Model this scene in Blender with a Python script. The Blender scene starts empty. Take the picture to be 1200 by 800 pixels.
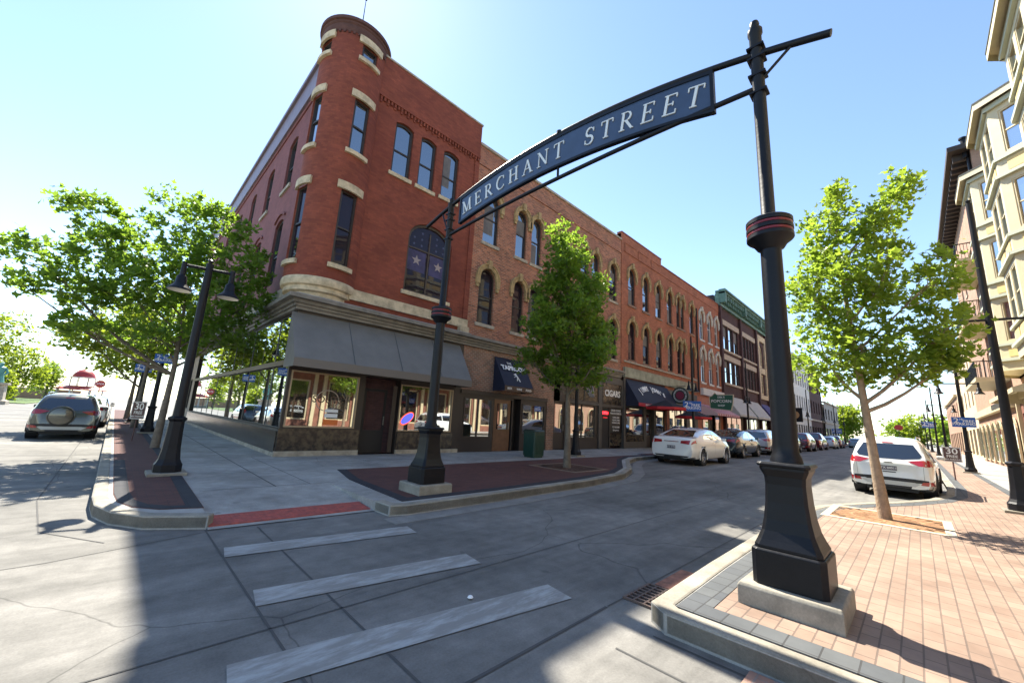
import bpy, bmesh, math, random
from mathutils import Vector, Matrix
from mathutils.bvhtree import BVHTree
from mathutils.geometry import tessellate_polygon
PI = math.pi
C = bpy.context.scene.collection
scene = bpy.context.scene

# ---------------------------------------------------------------- camera, sky, sun, exposure
cam_d = bpy.data.cameras.new('camera'); cam = bpy.data.objects.new('camera', cam_d); C.objects.link(cam)
cam_d.sensor_fit = 'HORIZONTAL'; cam_d.sensor_width = 36.0
cam_d.lens = 36.0 * 462.545 / 1200.0
cam_d.clip_start = 0.05; cam_d.clip_end = 3000
cam.matrix_world = (Matrix.Translation((0, 0, 1.6)) @ Matrix.Rotation(-0.77485935, 4, 'Z')
                    @ Matrix.Rotation(PI / 2 + 0.19171666, 4, 'X') @ Matrix.Rotation(0.05682416, 4, 'Z'))
scene.camera = cam

SUN = Vector((0.197, 0.74, 1.0)).normalized()
world = bpy.data.worlds.new('World'); scene.world = world; world.use_nodes = True
wn = world.node_tree; bg = wn.nodes['Background']
sky = wn.nodes.new('ShaderNodeTexSky'); sky.sky_type = 'NISHITA'; sky.sun_disc = False
sky.sun_elevation = math.asin(SUN.z); sky.sun_rotation = math.atan2(SUN.x, SUN.y)
sky.altitude = 200; sky.air_density = 1.0; sky.dust_density = 0.12; sky.ozone_density = 1.5
wn.links.new(sky.outputs[0], bg.inputs[0]); bg.inputs[1].default_value = 0.11
sd = bpy.data.lights.new('sun', 'SUN'); sd.energy = 5.0; sd.angle = math.radians(0.53); sd.color = (1.0, 0.94, 0.82)
so = bpy.data.objects.new('sun', sd); C.objects.link(so); so.rotation_euler = SUN.to_track_quat('Z', 'Y').to_euler()
scene.view_settings.view_transform = 'Standard'; scene.view_settings.look = 'None'
scene.view_settings.gamma = 1.0; scene.view_settings.use_curve_mapping = False
scene.view_settings.exposure = 1.55
scene.render.engine = 'CYCLES'
scene.cycles.max_bounces = 8; scene.cycles.diffuse_bounces = 3; scene.cycles.glossy_bounces = 4
scene.cycles.transmission_bounces = 4; scene.cycles.caustics_reflective = False; scene.cycles.caustics_refractive = False
scene.cycles.use_denoising = True

# ---------------------------------------------------------------- materials
MATS = {}
def mat(name, col, rough=0.6, metal=0.0, var=0.0, vscale=3.0, col2=None, bump=0.0, bscale=40.0, spec=0.5, emit=None, coat=0.0, coords='pos', thr=None):
    if name in MATS: return MATS[name]
    m = bpy.data.materials.new(name); m.use_nodes = True; MATS[name] = m
    nt = m.node_tree; b = nt.nodes['Principled BSDF']
    b.inputs['Base Color'].default_value = (*col, 1); b.inputs['Roughness'].default_value = rough
    b.inputs['Metallic'].default_value = metal; b.inputs['Specular IOR Level'].default_value = spec
    if coat: b.inputs['Coat Weight'].default_value = coat; b.inputs['Coat Roughness'].default_value = 0.04
    if emit: b.inputs['Emission Color'].default_value = (*emit[0], 1); b.inputs['Emission Strength'].default_value = emit[1]
    vec = None
    if var or bump:
        if coords == 'pos': g = nt.nodes.new('ShaderNodeNewGeometry'); vec = g.outputs['Position']
        else: g = nt.nodes.new('ShaderNodeTexCoord'); vec = g.outputs['Object']
    if var:
        n = nt.nodes.new('ShaderNodeTexNoise'); n.inputs['Scale'].default_value = vscale; n.inputs['Detail'].default_value = 7; n.inputs['Roughness'].default_value = 0.62
        nt.links.new(vec, n.inputs['Vector'])
        r = nt.nodes.new('ShaderNodeValToRGB'); lo, hi = thr or (0.32, 0.68)
        r.color_ramp.elements[0].position = lo; r.color_ramp.elements[1].position = hi
        c2 = col2 or tuple(max(0, c * (1 - var)) for c in col)
        r.color_ramp.elements[0].color = (*c2, 1); r.color_ramp.elements[1].color = (*[min(1, c * (1 + var * 0.4)) for c in col], 1)
        nt.links.new(n.outputs['Fac'], r.inputs['Fac']); nt.links.new(r.outputs[0], b.inputs['Base Color'])
    if bump:
        n2 = nt.nodes.new('ShaderNodeTexNoise'); n2.inputs['Scale'].default_value = bscale; n2.inputs['Detail'].default_value = 5
        nt.links.new(vec, n2.inputs['Vector'])
        bp = nt.nodes.new('ShaderNodeBump'); bp.inputs['Strength'].default_value = bump; bp.inputs['Distance'].default_value = 0.02
        nt.links.new(n2.outputs['Fac'], bp.inputs['Height']); nt.links.new(bp.outputs[0], b.inputs['Normal'])
    return m

def brickmat(name, c1, c2, mortar, bw=0.21, bh=0.072, ms=0.008, floor=False, mott=0.35, rough=0.85, patch=None, bias=0.0, off=0.5, bump=0.4, patch_scale=0.55, diag=False):
    if name in MATS: return MATS[name]
    m = bpy.data.materials.new(name); m.use_nodes = True; MATS[name] = m
    nt = m.node_tree; L = nt.links.new; b = nt.nodes['Principled BSDF']; b.inputs['Roughness'].default_value = rough
    b.inputs['Specular IOR Level'].default_value = 0.3
    g = nt.nodes.new('ShaderNodeNewGeometry'); s = nt.nodes.new('ShaderNodeSeparateXYZ'); L(g.outputs['Position'], s.inputs[0])
    cb = nt.nodes.new('ShaderNodeCombineXYZ')
    if floor: L(s.outputs[0], cb.inputs[0]); L(s.outputs[1], cb.inputs[1])
    else:
        a = nt.nodes.new('ShaderNodeMath'); a.operation = 'SUBTRACT' if diag else 'ADD'; L(s.outputs[0], a.inputs[0]); L(s.outputs[1], a.inputs[1]); L(a.outputs[0], cb.inputs[0]); L(s.outputs[2], cb.inputs[1])
    t = nt.nodes.new('ShaderNodeTexBrick'); L(cb.outputs[0], t.inputs['Vector'])
    t.inputs['Scale'].default_value = 1; t.inputs['Brick Width'].default_value = bw; t.inputs['Row Height'].default_value = bh
    t.inputs['Mortar Size'].default_value = ms; t.inputs['Mortar Smooth'].default_value = 0.2; t.inputs['Bias'].default_value = bias; t.offset = off
    t.inputs['Color1'].default_value = (*c1, 1); t.inputs['Color2'].default_value = (*c2, 1); t.inputs['Mortar'].default_value = (*mortar, 1)
    n = nt.nodes.new('ShaderNodeTexNoise'); n.inputs['Scale'].default_value = 1.1; n.inputs['Detail'].default_value = 9; n.inputs['Roughness'].default_value = 0.7; L(g.outputs['Position'], n.inputs['Vector'])
    mr = nt.nodes.new('ShaderNodeMapRange'); mr.inputs[1].default_value = 0.3; mr.inputs[2].default_value = 0.7
    mr.inputs[3].default_value = 1 - mott; mr.inputs[4].default_value = 1 + mott * 0.6; L(n.outputs['Fac'], mr.inputs[0])
    mx = nt.nodes.new('ShaderNodeMix'); mx.data_type = 'RGBA'; mx.blend_type = 'MULTIPLY'; mx.inputs[0].default_value = 1
    L(t.outputs['Color'], mx.inputs[6]); L(mr.outputs[0], mx.inputs[7]); out = mx.outputs[2]
    if patch:
        n3 = nt.nodes.new('ShaderNodeTexNoise'); n3.inputs['Scale'].default_value = patch_scale; n3.inputs['Detail'].default_value = 8; L(g.outputs['Position'], n3.inputs['Vector'])
        r = nt.nodes.new('ShaderNodeMapRange'); r.inputs[1].default_value = 0.5; r.inputs[2].default_value = 0.72; r.inputs[4].default_value = 0.6; L(n3.outputs['Fac'], r.inputs[0])
        m2 = nt.nodes.new('ShaderNodeMix'); m2.data_type = 'RGBA'; L(r.outputs[0], m2.inputs[0]); L(out, m2.inputs[6]); m2.inputs[7].default_value = (*patch, 1); out = m2.outputs[2]
    L(out, b.inputs['Base Color'])
    bp = nt.nodes.new('ShaderNodeBump'); bp.inputs['Strength'].default_value = bump; bp.inputs['Distance'].default_value = 0.006; bp.invert = True
    L(t.outputs['Fac'], bp.inputs['Height']); L(bp.outputs[0], b.inputs['Normal'])
    return m

def glassmat(name, base, mirror, rough=0.015, wav=0.02, ior=1.5):
    """window glass that hides a dim room: a dark body with a clear mirror layer over it"""
    if name in MATS: return MATS[name]
    m = bpy.data.materials.new(name); m.use_nodes = True; MATS[name] = m
    nt = m.node_tree; L = nt.links.new; b = nt.nodes['Principled BSDF']; b.inputs['Base Color'].default_value = (*base, 1); b.inputs['Roughness'].default_value = 0.4
    gl = nt.nodes.new('ShaderNodeBsdfGlossy'); gl.inputs['Roughness'].default_value = rough; gl.inputs['Color'].default_value = (0.93, 0.97, 1, 1)
    fr = nt.nodes.new('ShaderNodeFresnel'); fr.inputs[0].default_value = ior; b.inputs['Specular IOR Level'].default_value = 0.0
    ad = nt.nodes.new('ShaderNodeMath'); ad.operation = 'ADD'; ad.use_clamp = True; ad.inputs[1].default_value = mirror; L(fr.outputs[0], ad.inputs[0])
    mx = nt.nodes.new('ShaderNodeMixShader'); L(ad.outputs[0], mx.inputs[0]); L(b.outputs[0], mx.inputs[1]); L(gl.outputs[0], mx.inputs[2])
    g = nt.nodes.new('ShaderNodeNewGeometry'); n = nt.nodes.new('ShaderNodeTexNoise'); n.inputs['Scale'].default_value = 1.7; n.inputs['Detail'].default_value = 1; L(g.outputs['Position'], n.inputs['Vector'])
    bp = nt.nodes.new('ShaderNodeBump'); bp.inputs['Strength'].default_value = wav; bp.inputs['Distance'].default_value = 0.05; L(n.outputs['Fac'], bp.inputs['Height']); L(bp.outputs[0], gl.inputs['Normal'])
    L(mx.outputs[0], nt.nodes['Material Output'].inputs['Surface'])
    return m

def stripemat(name, ca, cb_, axis, period, duty=0.5, rough=0.8):
    if name in MATS: return MATS[name]
    m = bpy.data.materials.new(name); m.use_nodes = True; MATS[name] = m
    nt = m.node_tree; L = nt.links.new; b = nt.nodes['Principled BSDF']; b.inputs['Roughness'].default_value = rough
    g = nt.nodes.new('ShaderNodeNewGeometry'); s = nt.nodes.new('ShaderNodeSeparateXYZ'); L(g.outputs['Position'], s.inputs[0])
    w = nt.nodes.new('ShaderNodeMath'); w.operation = 'PINGPONG'; w.inputs[1].default_value = period / 2; L(s.outputs[axis], w.inputs[0])
    c = nt.nodes.new('ShaderNodeMath'); c.operation = 'GREATER_THAN'; c.inputs[1].default_value = period / 2 * duty; L(w.outputs[0], c.inputs[0])
    mx = nt.nodes.new('ShaderNodeMix'); mx.data_type = 'RGBA'; L(c.outputs[0], mx.inputs[0]); mx.inputs[6].default_value = (*ca, 1); mx.inputs[7].default_value = (*cb_, 1)
    L(mx.outputs[2], b.inputs['Base Color']); return m

def concrete(name, col, stain=0.3, streak=True, scale=0.6, fine=0.12, cracks=False):
    """concrete slab: broad stains, fine grain, faint tyre or broom streaks"""
    if name in MATS: return MATS[name]
    m = bpy.data.materials.new(name); m.use_nodes = True; MATS[name] = m
    nt = m.node_tree; L = nt.links.new; b = nt.nodes['Principled BSDF']; b.inputs['Roughness'].default_value = 0.82; b.inputs['Specular IOR Level'].default_value = 0.25
    g = nt.nodes.new('ShaderNodeNewGeometry'); out = None
    def noise(sc, det, lo, hi, a, b_, stretch=None):
        v = g.outputs['Position']
        if stretch:
            mp = nt.nodes.new('ShaderNodeMapping'); mp.inputs['Scale'].default_value = stretch; L(v, mp.inputs[0]); v = mp.outputs[0]
        n = nt.nodes.new('ShaderNodeTexNoise'); n.inputs['Scale'].default_value = sc; n.inputs['Detail'].default_value = det; n.inputs['Roughness'].default_value = 0.65; L(v, n.inputs['Vector'])
        r = nt.nodes.new('ShaderNodeMapRange'); r.inputs[1].default_value = lo; r.inputs[2].default_value = hi; r.inputs[3].default_value = a; r.inputs[4].default_value = b_; L(n.outputs['Fac'], r.inputs[0]); return r.outputs[0]
    fs = [noise(scale, 8, 0.3, 0.7, 1 - stain, 1.08), noise(60, 3, 0.3, 0.7, 1 - fine, 1 + fine), noise(4.5, 6, 0.35, 0.65, 1 - stain * 0.4, 1.05)]
    if streak: fs.append(noise(1.0, 5, 0.38, 0.6, 1 - stain * 0.55, 1.04, (0.12, 1.6, 1)))
    def spots(sc, r0, r1, dark, distort):
        n = nt.nodes.new('ShaderNodeTexNoise'); n.inputs['Scale'].default_value = sc * 3; n.inputs['Detail'].default_value = 4; L(g.outputs['Position'], n.inputs['Vector'])
        ad = nt.nodes.new('ShaderNodeVectorMath'); ad.operation = 'MULTIPLY_ADD'; L(n.outputs['Color'], ad.inputs[0]); ad.inputs[1].default_value = (distort,) * 3; L(g.outputs['Position'], ad.inputs[2])
        v = nt.nodes.new('ShaderNodeTexVoronoi'); v.inputs['Scale'].default_value = sc; L(ad.outputs[0], v.inputs['Vector'])
        if dark > 0: v.feature = 'DISTANCE_TO_EDGE'
        r = nt.nodes.new('ShaderNodeMapRange'); r.inputs[1].default_value = r0; r.inputs[2].default_value = r1; r.inputs[3].default_value = abs(dark); r.inputs[4].default_value = 1.0; L(v.outputs['Distance'], r.inputs[0])
        return r.outputs[0]
    if cracks: fs += [spots(0.16, 0.0, 0.0016, 0.55, 0.9), spots(1.3, 0.03, 0.07, -0.72, 0.15), spots(0.5, 0.05, 0.16, -0.8, 0.5)]
    for f in fs:
        if out is None: out = f
        else:
            a = nt.nodes.new('ShaderNodeMath'); a.operation = 'MULTIPLY'; L(out, a.inputs[0]); L(f, a.inputs[1]); out = a.outputs[0]
    mx = nt.nodes.new('ShaderNodeMix'); mx.data_type = 'RGBA'; mx.blend_type = 'MULTIPLY'; mx.inputs[0].default_value = 1
    mx.inputs[6].default_value = (*col, 1); L(out, mx.inputs[7]); L(mx.outputs[2], b.inputs['Base Color'])
    n2 = nt.nodes.new('ShaderNodeTexNoise'); n2.inputs['Scale'].default_value = 90; L(g.outputs['Position'], n2.inputs['Vector'])
    bp = nt.nodes.new('ShaderNodeBump'); bp.inputs['Strength'].default_value = 0.25; bp.inputs['Distance'].default_value = 0.004; L(n2.outputs['Fac'], bp.inputs['Height']); L(bp.outputs[0], b.inputs['Normal'])
    return m

def leafmat(name, c1, c2, trans):
    if name in MATS: return MATS[name]
    m = bpy.data.materials.new(name); m.use_nodes = True; MATS[name] = m
    nt = m.node_tree; L = nt.links.new; b = nt.nodes['Principled BSDF']; b.inputs['Roughness'].default_value = 0.45; b.inputs['Specular IOR Level'].default_value = 0.35
    g = nt.nodes.new('ShaderNodeNewGeometry'); n = nt.nodes.new('ShaderNodeTexNoise'); n.inputs['Scale'].default_value = 3.5; n.inputs['Detail'].default_value = 4; L(g.outputs['Position'], n.inputs['Vector'])
    r = nt.nodes.new('ShaderNodeValToRGB'); r.color_ramp.elements[0].position = 0.35; r.color_ramp.elements[1].position = 0.65
    r.color_ramp.elements[0].color = (*c1, 1); r.color_ramp.elements[1].color = (*c2, 1); L(n.outputs['Fac'], r.inputs[0]); L(r.outputs[0], b.inputs['Base Color'])
    t = nt.nodes.new('ShaderNodeBsdfTranslucent'); t.inputs['Color'].default_value = (*trans, 1)
    a = nt.nodes.new('ShaderNodeMixShader'); a.inputs[0].default_value = 0.5; L(b.outputs[0], a.inputs[1]); L(t.outputs[0], a.inputs[2]); L(a.outputs[0], nt.nodes['Material Output'].inputs['Surface'])
    return m

# ---------------------------------------------------------------- mesh helpers
class Fr:
    """a wall frame: a runs along the wall, d out of it, z up; curved walls have a radius"""
    def __init__(s, o, u, n, r=None): s.o = Vector(o); s.u = Vector(u); s.n = Vector(n); s.r = r
    def P(s, a, d, z):
        if s.r:
            t = a / s.r; v = s.n * math.cos(t) + s.u * math.sin(t); return s.o + v * (s.r + d) + Vector((0, 0, z))
        return s.o + s.u * a + s.n * d + Vector((0, 0, z))

class MB:
    def __init__(s): s.v = []; s.f = []
    def add(s, vs, fs):
        k = len(s.v); s.v += [Vector(v) for v in vs]; s.f += [[k + i for i in f] for f in fs]; return s
    def hexa(s, p): return s.add(p, [(0, 3, 2, 1), (4, 5, 6, 7), (0, 1, 5, 4), (1, 2, 6, 5), (2, 3, 7, 6), (3, 0, 4, 7)])
    def box(s, x0, x1, y0, y1, z0, z1):
        return s.hexa([(x0, y0, z0), (x1, y0, z0), (x1, y1, z0), (x0, y1, z0), (x0, y0, z1), (x1, y0, z1), (x1, y1, z1), (x0, y1, z1)])
    def fbox(s, fr, a0, a1, d0, d1, z0, z1):
        n = max(1, int(abs(a1 - a0) / 0.12)) if fr.r else 1
        for i in range(n):
            p, q = a0 + (a1 - a0) * i / n, a0 + (a1 - a0) * (i + 1) / n
            s.hexa([fr.P(p, d0, z0), fr.P(q, d0, z0), fr.P(q, d1, z0), fr.P(p, d1, z0), fr.P(p, d0, z1), fr.P(q, d0, z1), fr.P(q, d1, z1), fr.P(p, d1, z1)])
        return s
    def fprism(s, fr, poly, d0, d1):
        """poly: (a,z) outline"""
        tri = tessellate_polygon([[Vector((a, z, 0)) for a, z in poly]]); n = len(poly)
        vs = [fr.P(a, d0, z) for a, z in poly] + [fr.P(a, d1, z) for a, z in poly]
        fs = [tuple(t) for t in tri] + [tuple(n + i for i in reversed(t)) for t in tri] + [(i, (i + 1) % n, n + (i + 1) % n, n + i) for i in range(n)]
        return s.add(vs, fs)
    def band(s, fr, po, pi_, d0, d1, closed=True):
        """ring between two outlines with the same point count"""
        n = len(po); vs = [fr.P(a, d0, z) for a, z in po] + [fr.P(a, d0, z) for a, z in pi_] + [fr.P(a, d1, z) for a, z in po] + [fr.P(a, d1, z) for a, z in pi_]
        fs = []
        for i in range(n if closed else n - 1):
            j = (i + 1) % n; fs += [(i, j, n + j, n + i), (2 * n + i, 3 * n + i, 3 * n + j, 2 * n + j), (i, 2 * n + i, 2 * n + j, j), (n + i, n + j, 3 * n + j, 3 * n + i)]
        if not closed: fs += [(0, n, 3 * n, 2 * n), (n - 1, 3 * n - 1, 4 * n - 1, 2 * n - 1)]
        return s.add(vs, fs)
    def poly(s, pts, z0, z1):
        """floor slab from an (x,y) outline"""
        tri = tessellate_polygon([[Vector((x, y, 0)) for x, y in pts]]); n = len(pts)
        vs = [(x, y, z1) for x, y in pts] + [(x, y, z0) for x, y in pts]
        return s.add(vs, [tuple(t) for t in tri] + [(i, (i + 1) % n, n + (i + 1) % n, n + i) for i in range(n)])
    def strip(s, pts, wl, z0, z1, side=1):
        """band of width wl to one side of an open polyline"""
        P = [Vector((x, y)) for x, y in pts]; O = []
        for i, p in enumerate(P):
            a = (P[i] - P[i - 1]).normalized() if i else (P[1] - P[0]).normalized(); b = (P[i + 1] - P[i]).normalized() if i < len(P) - 1 else a
            na, nb = Vector((-a.y, a.x)), Vector((-b.y, b.x)); m = (na + nb).normalized(); k = wl / max(0.4, m.dot(na)); O.append(p + m * k * side)
        n = len(P); vs = []
        for p, o in zip(P, O): vs += [(p.x, p.y, z0), (o.x, o.y, z0), (o.x, o.y, z1), (p.x, p.y, z1)]
        fs = [(0, 1, 2, 3), tuple(4 * (n - 1) + k for k in (3, 2, 1, 0))]
        for i in range(n - 1):
            for k in range(4): fs.append((4 * i + k, 4 * i + 4 + k, 4 * i + 4 + (k + 1) % 4, 4 * i + (k + 1) % 4))
        s.add(vs, fs)
        return s
    def tube(s, pts, rad, n=10, caps=True):
        pts = [Vector(p) for p in pts]
        if not hasattr(rad, '__len__'): rad = [rad] * len(pts)
        rings = []; up = None
        for i, p in enumerate(pts):
            t = (pts[min(i + 1, len(pts) - 1)] - pts[max(i - 1, 0)]).normalized()
            if up is None: up = t.orthogonal().normalized()
            up = (up - t * up.dot(t)).normalized(); w = t.cross(up)
            rings.append([p + (up * math.cos(2 * PI * k / n) + w * math.sin(2 * PI * k / n)) * rad[i] for k in range(n)])
        k0 = len(s.v); vs = [v for r in rings for v in r]; fs = []
        for i in range(len(pts) - 1):
            for k in range(n): fs.append((i * n + k, i * n + (k + 1) % n, (i + 1) * n + (k + 1) % n, (i + 1) * n + k))
        if caps: fs += [tuple(reversed(range(n))), tuple((len(pts) - 1) * n + k for k in range(n))]
        return s.add(vs, fs)
    def lathe(s, c, prof, n=24, M=None, t0=0.0, t1=2 * PI):
        c = Vector(c); full = abs(t1 - t0 - 2 * PI) < 1e-6; m = n if full else n + 1; vs = []
        for r, z in prof:
            for k in range(m):
                t = t0 + (t1 - t0) * k / n; v = Vector((r * math.cos(t), r * math.sin(t), z)); vs.append(c + (M @ v if M else v))
        fs = []
        for i in range(len(prof) - 1):
            for k in range(n): q = (k + 1) % m; fs.append((i * m + k, i * m + q, (i + 1) * m + q, (i + 1) * m + k))
        return s.add(vs, fs)
    def sq(s, c, prof, cut=0.0, rot=0.0):
        """square (or cut-corner) tapering stack: prof = (half side, z)"""
        c = Vector(c); vs = []
        for h, z in prof:
            k = h * cut
            ring = [(h, -h + k), (h, h - k), (h - k, h), (-h + k, h), (-h, h - k), (-h, -h + k), (-h + k, -h), (h - k, -h)] if cut else [(h, -h), (h, h), (-h, h), (-h, -h)]
            for x, y in ring: vs.append(c + Vector((x * math.cos(rot) - y * math.sin(rot), x * math.sin(rot) + y * math.cos(rot), z)))
        m = 8 if cut else 4; fs = [tuple(reversed(range(m))), tuple((len(prof) - 1) * m + k for k in range(m))]
        for i in range(len(prof) - 1):
            for k in range(m): fs.append((i * m + k, i * m + (k + 1) % m, (i + 1) * m + (k + 1) % m, (i + 1) * m + k))
        return s.add(vs, fs)
    def build(s, name, m, parent=None, smooth=False, bevel=0.0, recalc=True):
        off = Vector((0, 0, 0)); p = parent; local = False
        while p is not None:
            if p.get('_local'): local = True
            off += p.location; p = p.parent
        if local: off = Vector((0, 0, 0))
        me = bpy.data.meshes.new(name); me.from_pydata([v - off for v in s.v], [], s.f); me.validate()
        if recalc:
            bm = bmesh.new(); bm.from_mesh(me); bmesh.ops.recalc_face_normals(bm, faces=bm.faces); bm.to_mesh(me); bm.free()
        if smooth:
            for q in me.polygons: q.use_smooth = True
            if smooth != 'all': me.set_sharp_from_angle(angle=math.radians(38))
        me.materials.append(m); o = bpy.data.objects.new(name, me); C.objects.link(o)
        if parent: o.parent = parent
        if bevel:
            b = o.modifiers.new('bevel', 'BEVEL'); b.width = bevel; b.segments = 2; b.limit_method = 'ANGLE'
        return o

def tag(o, label=None, cat=None, group=None, kind=None):
    if label: o['label'] = label
    if cat: o['category'] = cat
    if group: o['group'] = group
    if kind: o['kind'] = kind
    return o
def thing(name, loc, label, cat, group=None, rz=0, local=False):
    o = bpy.data.objects.new(name, None); C.objects.link(o); o.location = loc; o.rotation_euler = (0, 0, rz); o.empty_display_size = 0.1
    if local: o['_local'] = 1
    return tag(o, label, cat, group)
def kids(o): return [c for c in list(bpy.data.objects) if c.parent == o]
def dup(o, loc=None, rz=None, label=None, parent=None):
    idx = {}
    for c in bpy.data.objects:
        if c.parent: idx.setdefault(c.parent.name, []).append(c)
    def cp(q, par):
        c = q.copy(); C.objects.link(c); c.parent = par
        for k in idx.get(q.name, []): cp(k, c)
        return c
    r = cp(o, None)
    if loc is not None: r.location = loc
    if rz is not None: r.rotation_euler = (0, 0, rz)
    if label: r['label'] = label
    return r
def text(name, s, size, m, parent, M, depth=0.008, sx=1.0, align='CENTER', bold=0.012):
    """writing as a solid mesh; M places the text plane (x along, y up, z out)"""
    cu = bpy.data.curves.new(name, 'FONT'); cu.body = s; cu.size = size; cu.extrude = depth; cu.align_x = align; cu.align_y = 'CENTER'; cu.resolution_u = 3; cu.offset = bold * size
    t = bpy.data.objects.new('tmp', cu); C.objects.link(t); dg = bpy.context.evaluated_depsgraph_get()
    me = bpy.data.meshes.new_from_object(t.evaluated_get(dg)); bpy.data.objects.remove(t); bpy.data.curves.remove(cu)
    off = Vector((0, 0, 0)); p = parent; loc = False
    while p is not None: loc = loc or bool(p.get('_local')); off += p.location; p = p.parent
    if loc: off = Vector((0, 0, 0))
    for v in me.vertices: v.co = M @ Vector((v.co.x * sx, v.co.y, v.co.z)) - off
    me.materials.clear(); me.materials.append(m); me.name = name
    o = bpy.data.objects.new(name, me); C.objects.link(o); o.parent = parent; return o
def plane_M(fr, a, d, z, tilt=0.0):
    """matrix for text on a wall frame; tilt leans the top back"""
    x = Vector((0, 0, 1)).cross(fr.n)
    y = Vector((0, 0, 1)); n = fr.n.copy()
    if tilt: y = Vector((0, 0, 1)) * math.cos(tilt) - fr.n * math.sin(tilt); n = fr.n * math.cos(tilt) + Vector((0, 0, 1)) * math.sin(tilt)
    p = fr.P(a, d, z); return Matrix(((x.x, y.x, n.x, p.x), (x.y, y.y, n.y, p.y), (x.z, y.z, n.z, p.z), (0, 0, 0, 1)))

# ---------------------------------------------------------------- shared materials
M_road = concrete('road_concrete', (0.255, 0.243, 0.22), 0.5, scale=0.35, cracks=True)
M_walk = concrete('walk_concrete', (0.42, 0.40, 0.36), 0.42, streak=False, scale=0.8, cracks=True)
M_curb = concrete('curb_concrete', (0.36, 0.325, 0.26), 0.45, streak=False, scale=2.0)
M_joint = mat('joint_tar', (0.075, 0.072, 0.068), 0.9)
M_paint = mat('worn_white_paint', (0.35, 0.35, 0.335), 0.75, var=0.3, vscale=1.0, col2=(0.25, 0.24, 0.218), thr=(0.45, 0.62))
_n = M_paint.node_tree; _t = [q for q in _n.nodes if q.type == 'TEX_NOISE'][0]; _g = [q for q in _n.nodes if q.type == 'NEW_GEOMETRY'][0]
_m = _n.nodes.new('ShaderNodeMapping'); _m.inputs['Rotation'].default_value = (0, 0, 0.15); _m.inputs['Scale'].default_value = (2.2, 9.0, 1.0); _n.links.new(_g.outputs['Position'], _m.inputs[0]); _n.links.new(_m.outputs[0], _t.inputs['Vector']); _t.inputs['Detail'].default_value = 9; _t.inputs['Roughness'].default_value = 0.72
M_pinkb = brickmat('tan_pink_pavers', (0.32, 0.225, 0.168), (0.26, 0.177, 0.13), (0.165, 0.12, 0.095), 0.205, 0.112, 0.006, floor=True, mott=0.34, rough=0.8)
M_redb = brickmat('red_brown_pavers', (0.125, 0.055, 0.044), (0.10, 0.045, 0.038), (0.07, 0.045, 0.045), 0.2, 0.1, 0.004, floor=True, mott=0.2)
M_slate = brickmat('slate_border_pavers', (0.085, 0.09, 0.095), (0.115, 0.12, 0.12), (0.055, 0.055, 0.055), 0.2, 0.2, 0.006, floor=True, mott=0.25, off=0.0)
M_slateL = brickmat('dark_border_pavers', (0.035, 0.035, 0.042), (0.045, 0.045, 0.05), (0.03, 0.03, 0.03), 0.2, 0.2, 0.005, floor=True, mott=0.2, off=0.0)
M_tact = mat('tactile_red', (0.42, 0.085, 0.06), 0.7, var=0.35, vscale=14, col2=(0.22, 0.06, 0.05))
M_rust = mat('rusty_iron', (0.27, 0.12, 0.06), 0.75, var=0.4, vscale=18, bump=0.5, bscale=60)
M_black = mat('black_paint', (0.007, 0.007, 0.010), 0.45, spec=0.27, var=0.3, vscale=5)
M_postB = mat('dark_post_paint', (0.005, 0.0055, 0.008), 0.42, spec=0.27, var=0.35, vscale=4, bump=0.08, bscale=25)
M_red = mat('red_band_paint', (0.16, 0.008, 0.014), 0.35)
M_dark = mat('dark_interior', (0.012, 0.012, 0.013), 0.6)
M_white = mat('white_lettering', (0.82, 0.82, 0.8), 0.6)
M_cream = mat('cream_stone', (0.56, 0.46, 0.30), 0.8, var=0.34, vscale=3.5, thr=(0.34, 0.60), bump=0.3, bscale=18)
M_stone = mat('weathered_stone', (0.44, 0.38, 0.29), 0.85, var=0.4, vscale=3, bump=0.4, bscale=14)
M_deepred = brickmat('painted_red_brick', (0.275, 0.076, 0.043), (0.20, 0.053, 0.034), (0.20, 0.06, 0.038), 0.21, 0.072, 0.006, mott=0.26, bump=0.2, patch=(0.13, 0.03, 0.02), patch_scale=0.4)
M_turret = brickmat('turret_red_brick', (0.275, 0.076, 0.043), (0.20, 0.053, 0.034), (0.20, 0.06, 0.038), 0.21, 0.072, 0.006, mott=0.26, bump=0.2, patch=(0.13, 0.03, 0.02), patch_scale=0.4, diag=True)
M_siderose = brickmat('rose_sky_tint_brick', (0.24, 0.085, 0.08), (0.20, 0.07, 0.07), (0.2, 0.09, 0.085), 0.21, 0.072, 0.006, mott=0.22)  # the red brick again, with the hazy sky's pink light tinted into its colour
M_brick2 = brickmat('mottled_orange_brick', (0.50, 0.19, 0.098), (0.20, 0.072, 0.045), (0.36, 0.26, 0.19), 0.215, 0.075, 0.011, mott=0.3, patch=(0.26, 0.10, 0.07))
M_brick3 = brickmat('orange_red_brick', (0.44, 0.155, 0.08), (0.30, 0.10, 0.055), (0.26, 0.14, 0.09), 0.21, 0.072, 0.006, mott=0.28)
M_brick4 = brickmat('brown_brick', (0.085, 0.04, 0.038), (0.06, 0.03, 0.03), (0.08, 0.05, 0.05), 0.21, 0.072, 0.006, mott=0.25)
M_tanbrick = brickmat('tan_sunlit_brick', (0.42, 0.25, 0.17), (0.34, 0.19, 0.13), (0.35, 0.27, 0.2), 0.21, 0.072, 0.008, mott=0.2)
M_rough = brickmat('old_tan_common_brick', (0.34, 0.16, 0.10), (0.20, 0.12, 0.09), (0.32, 0.25, 0.19), 0.22, 0.085, 0.016, mott=0.45)
M_frame = mat('dark_brown_frame', (0.035, 0.027, 0.022), 0.5)
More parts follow.
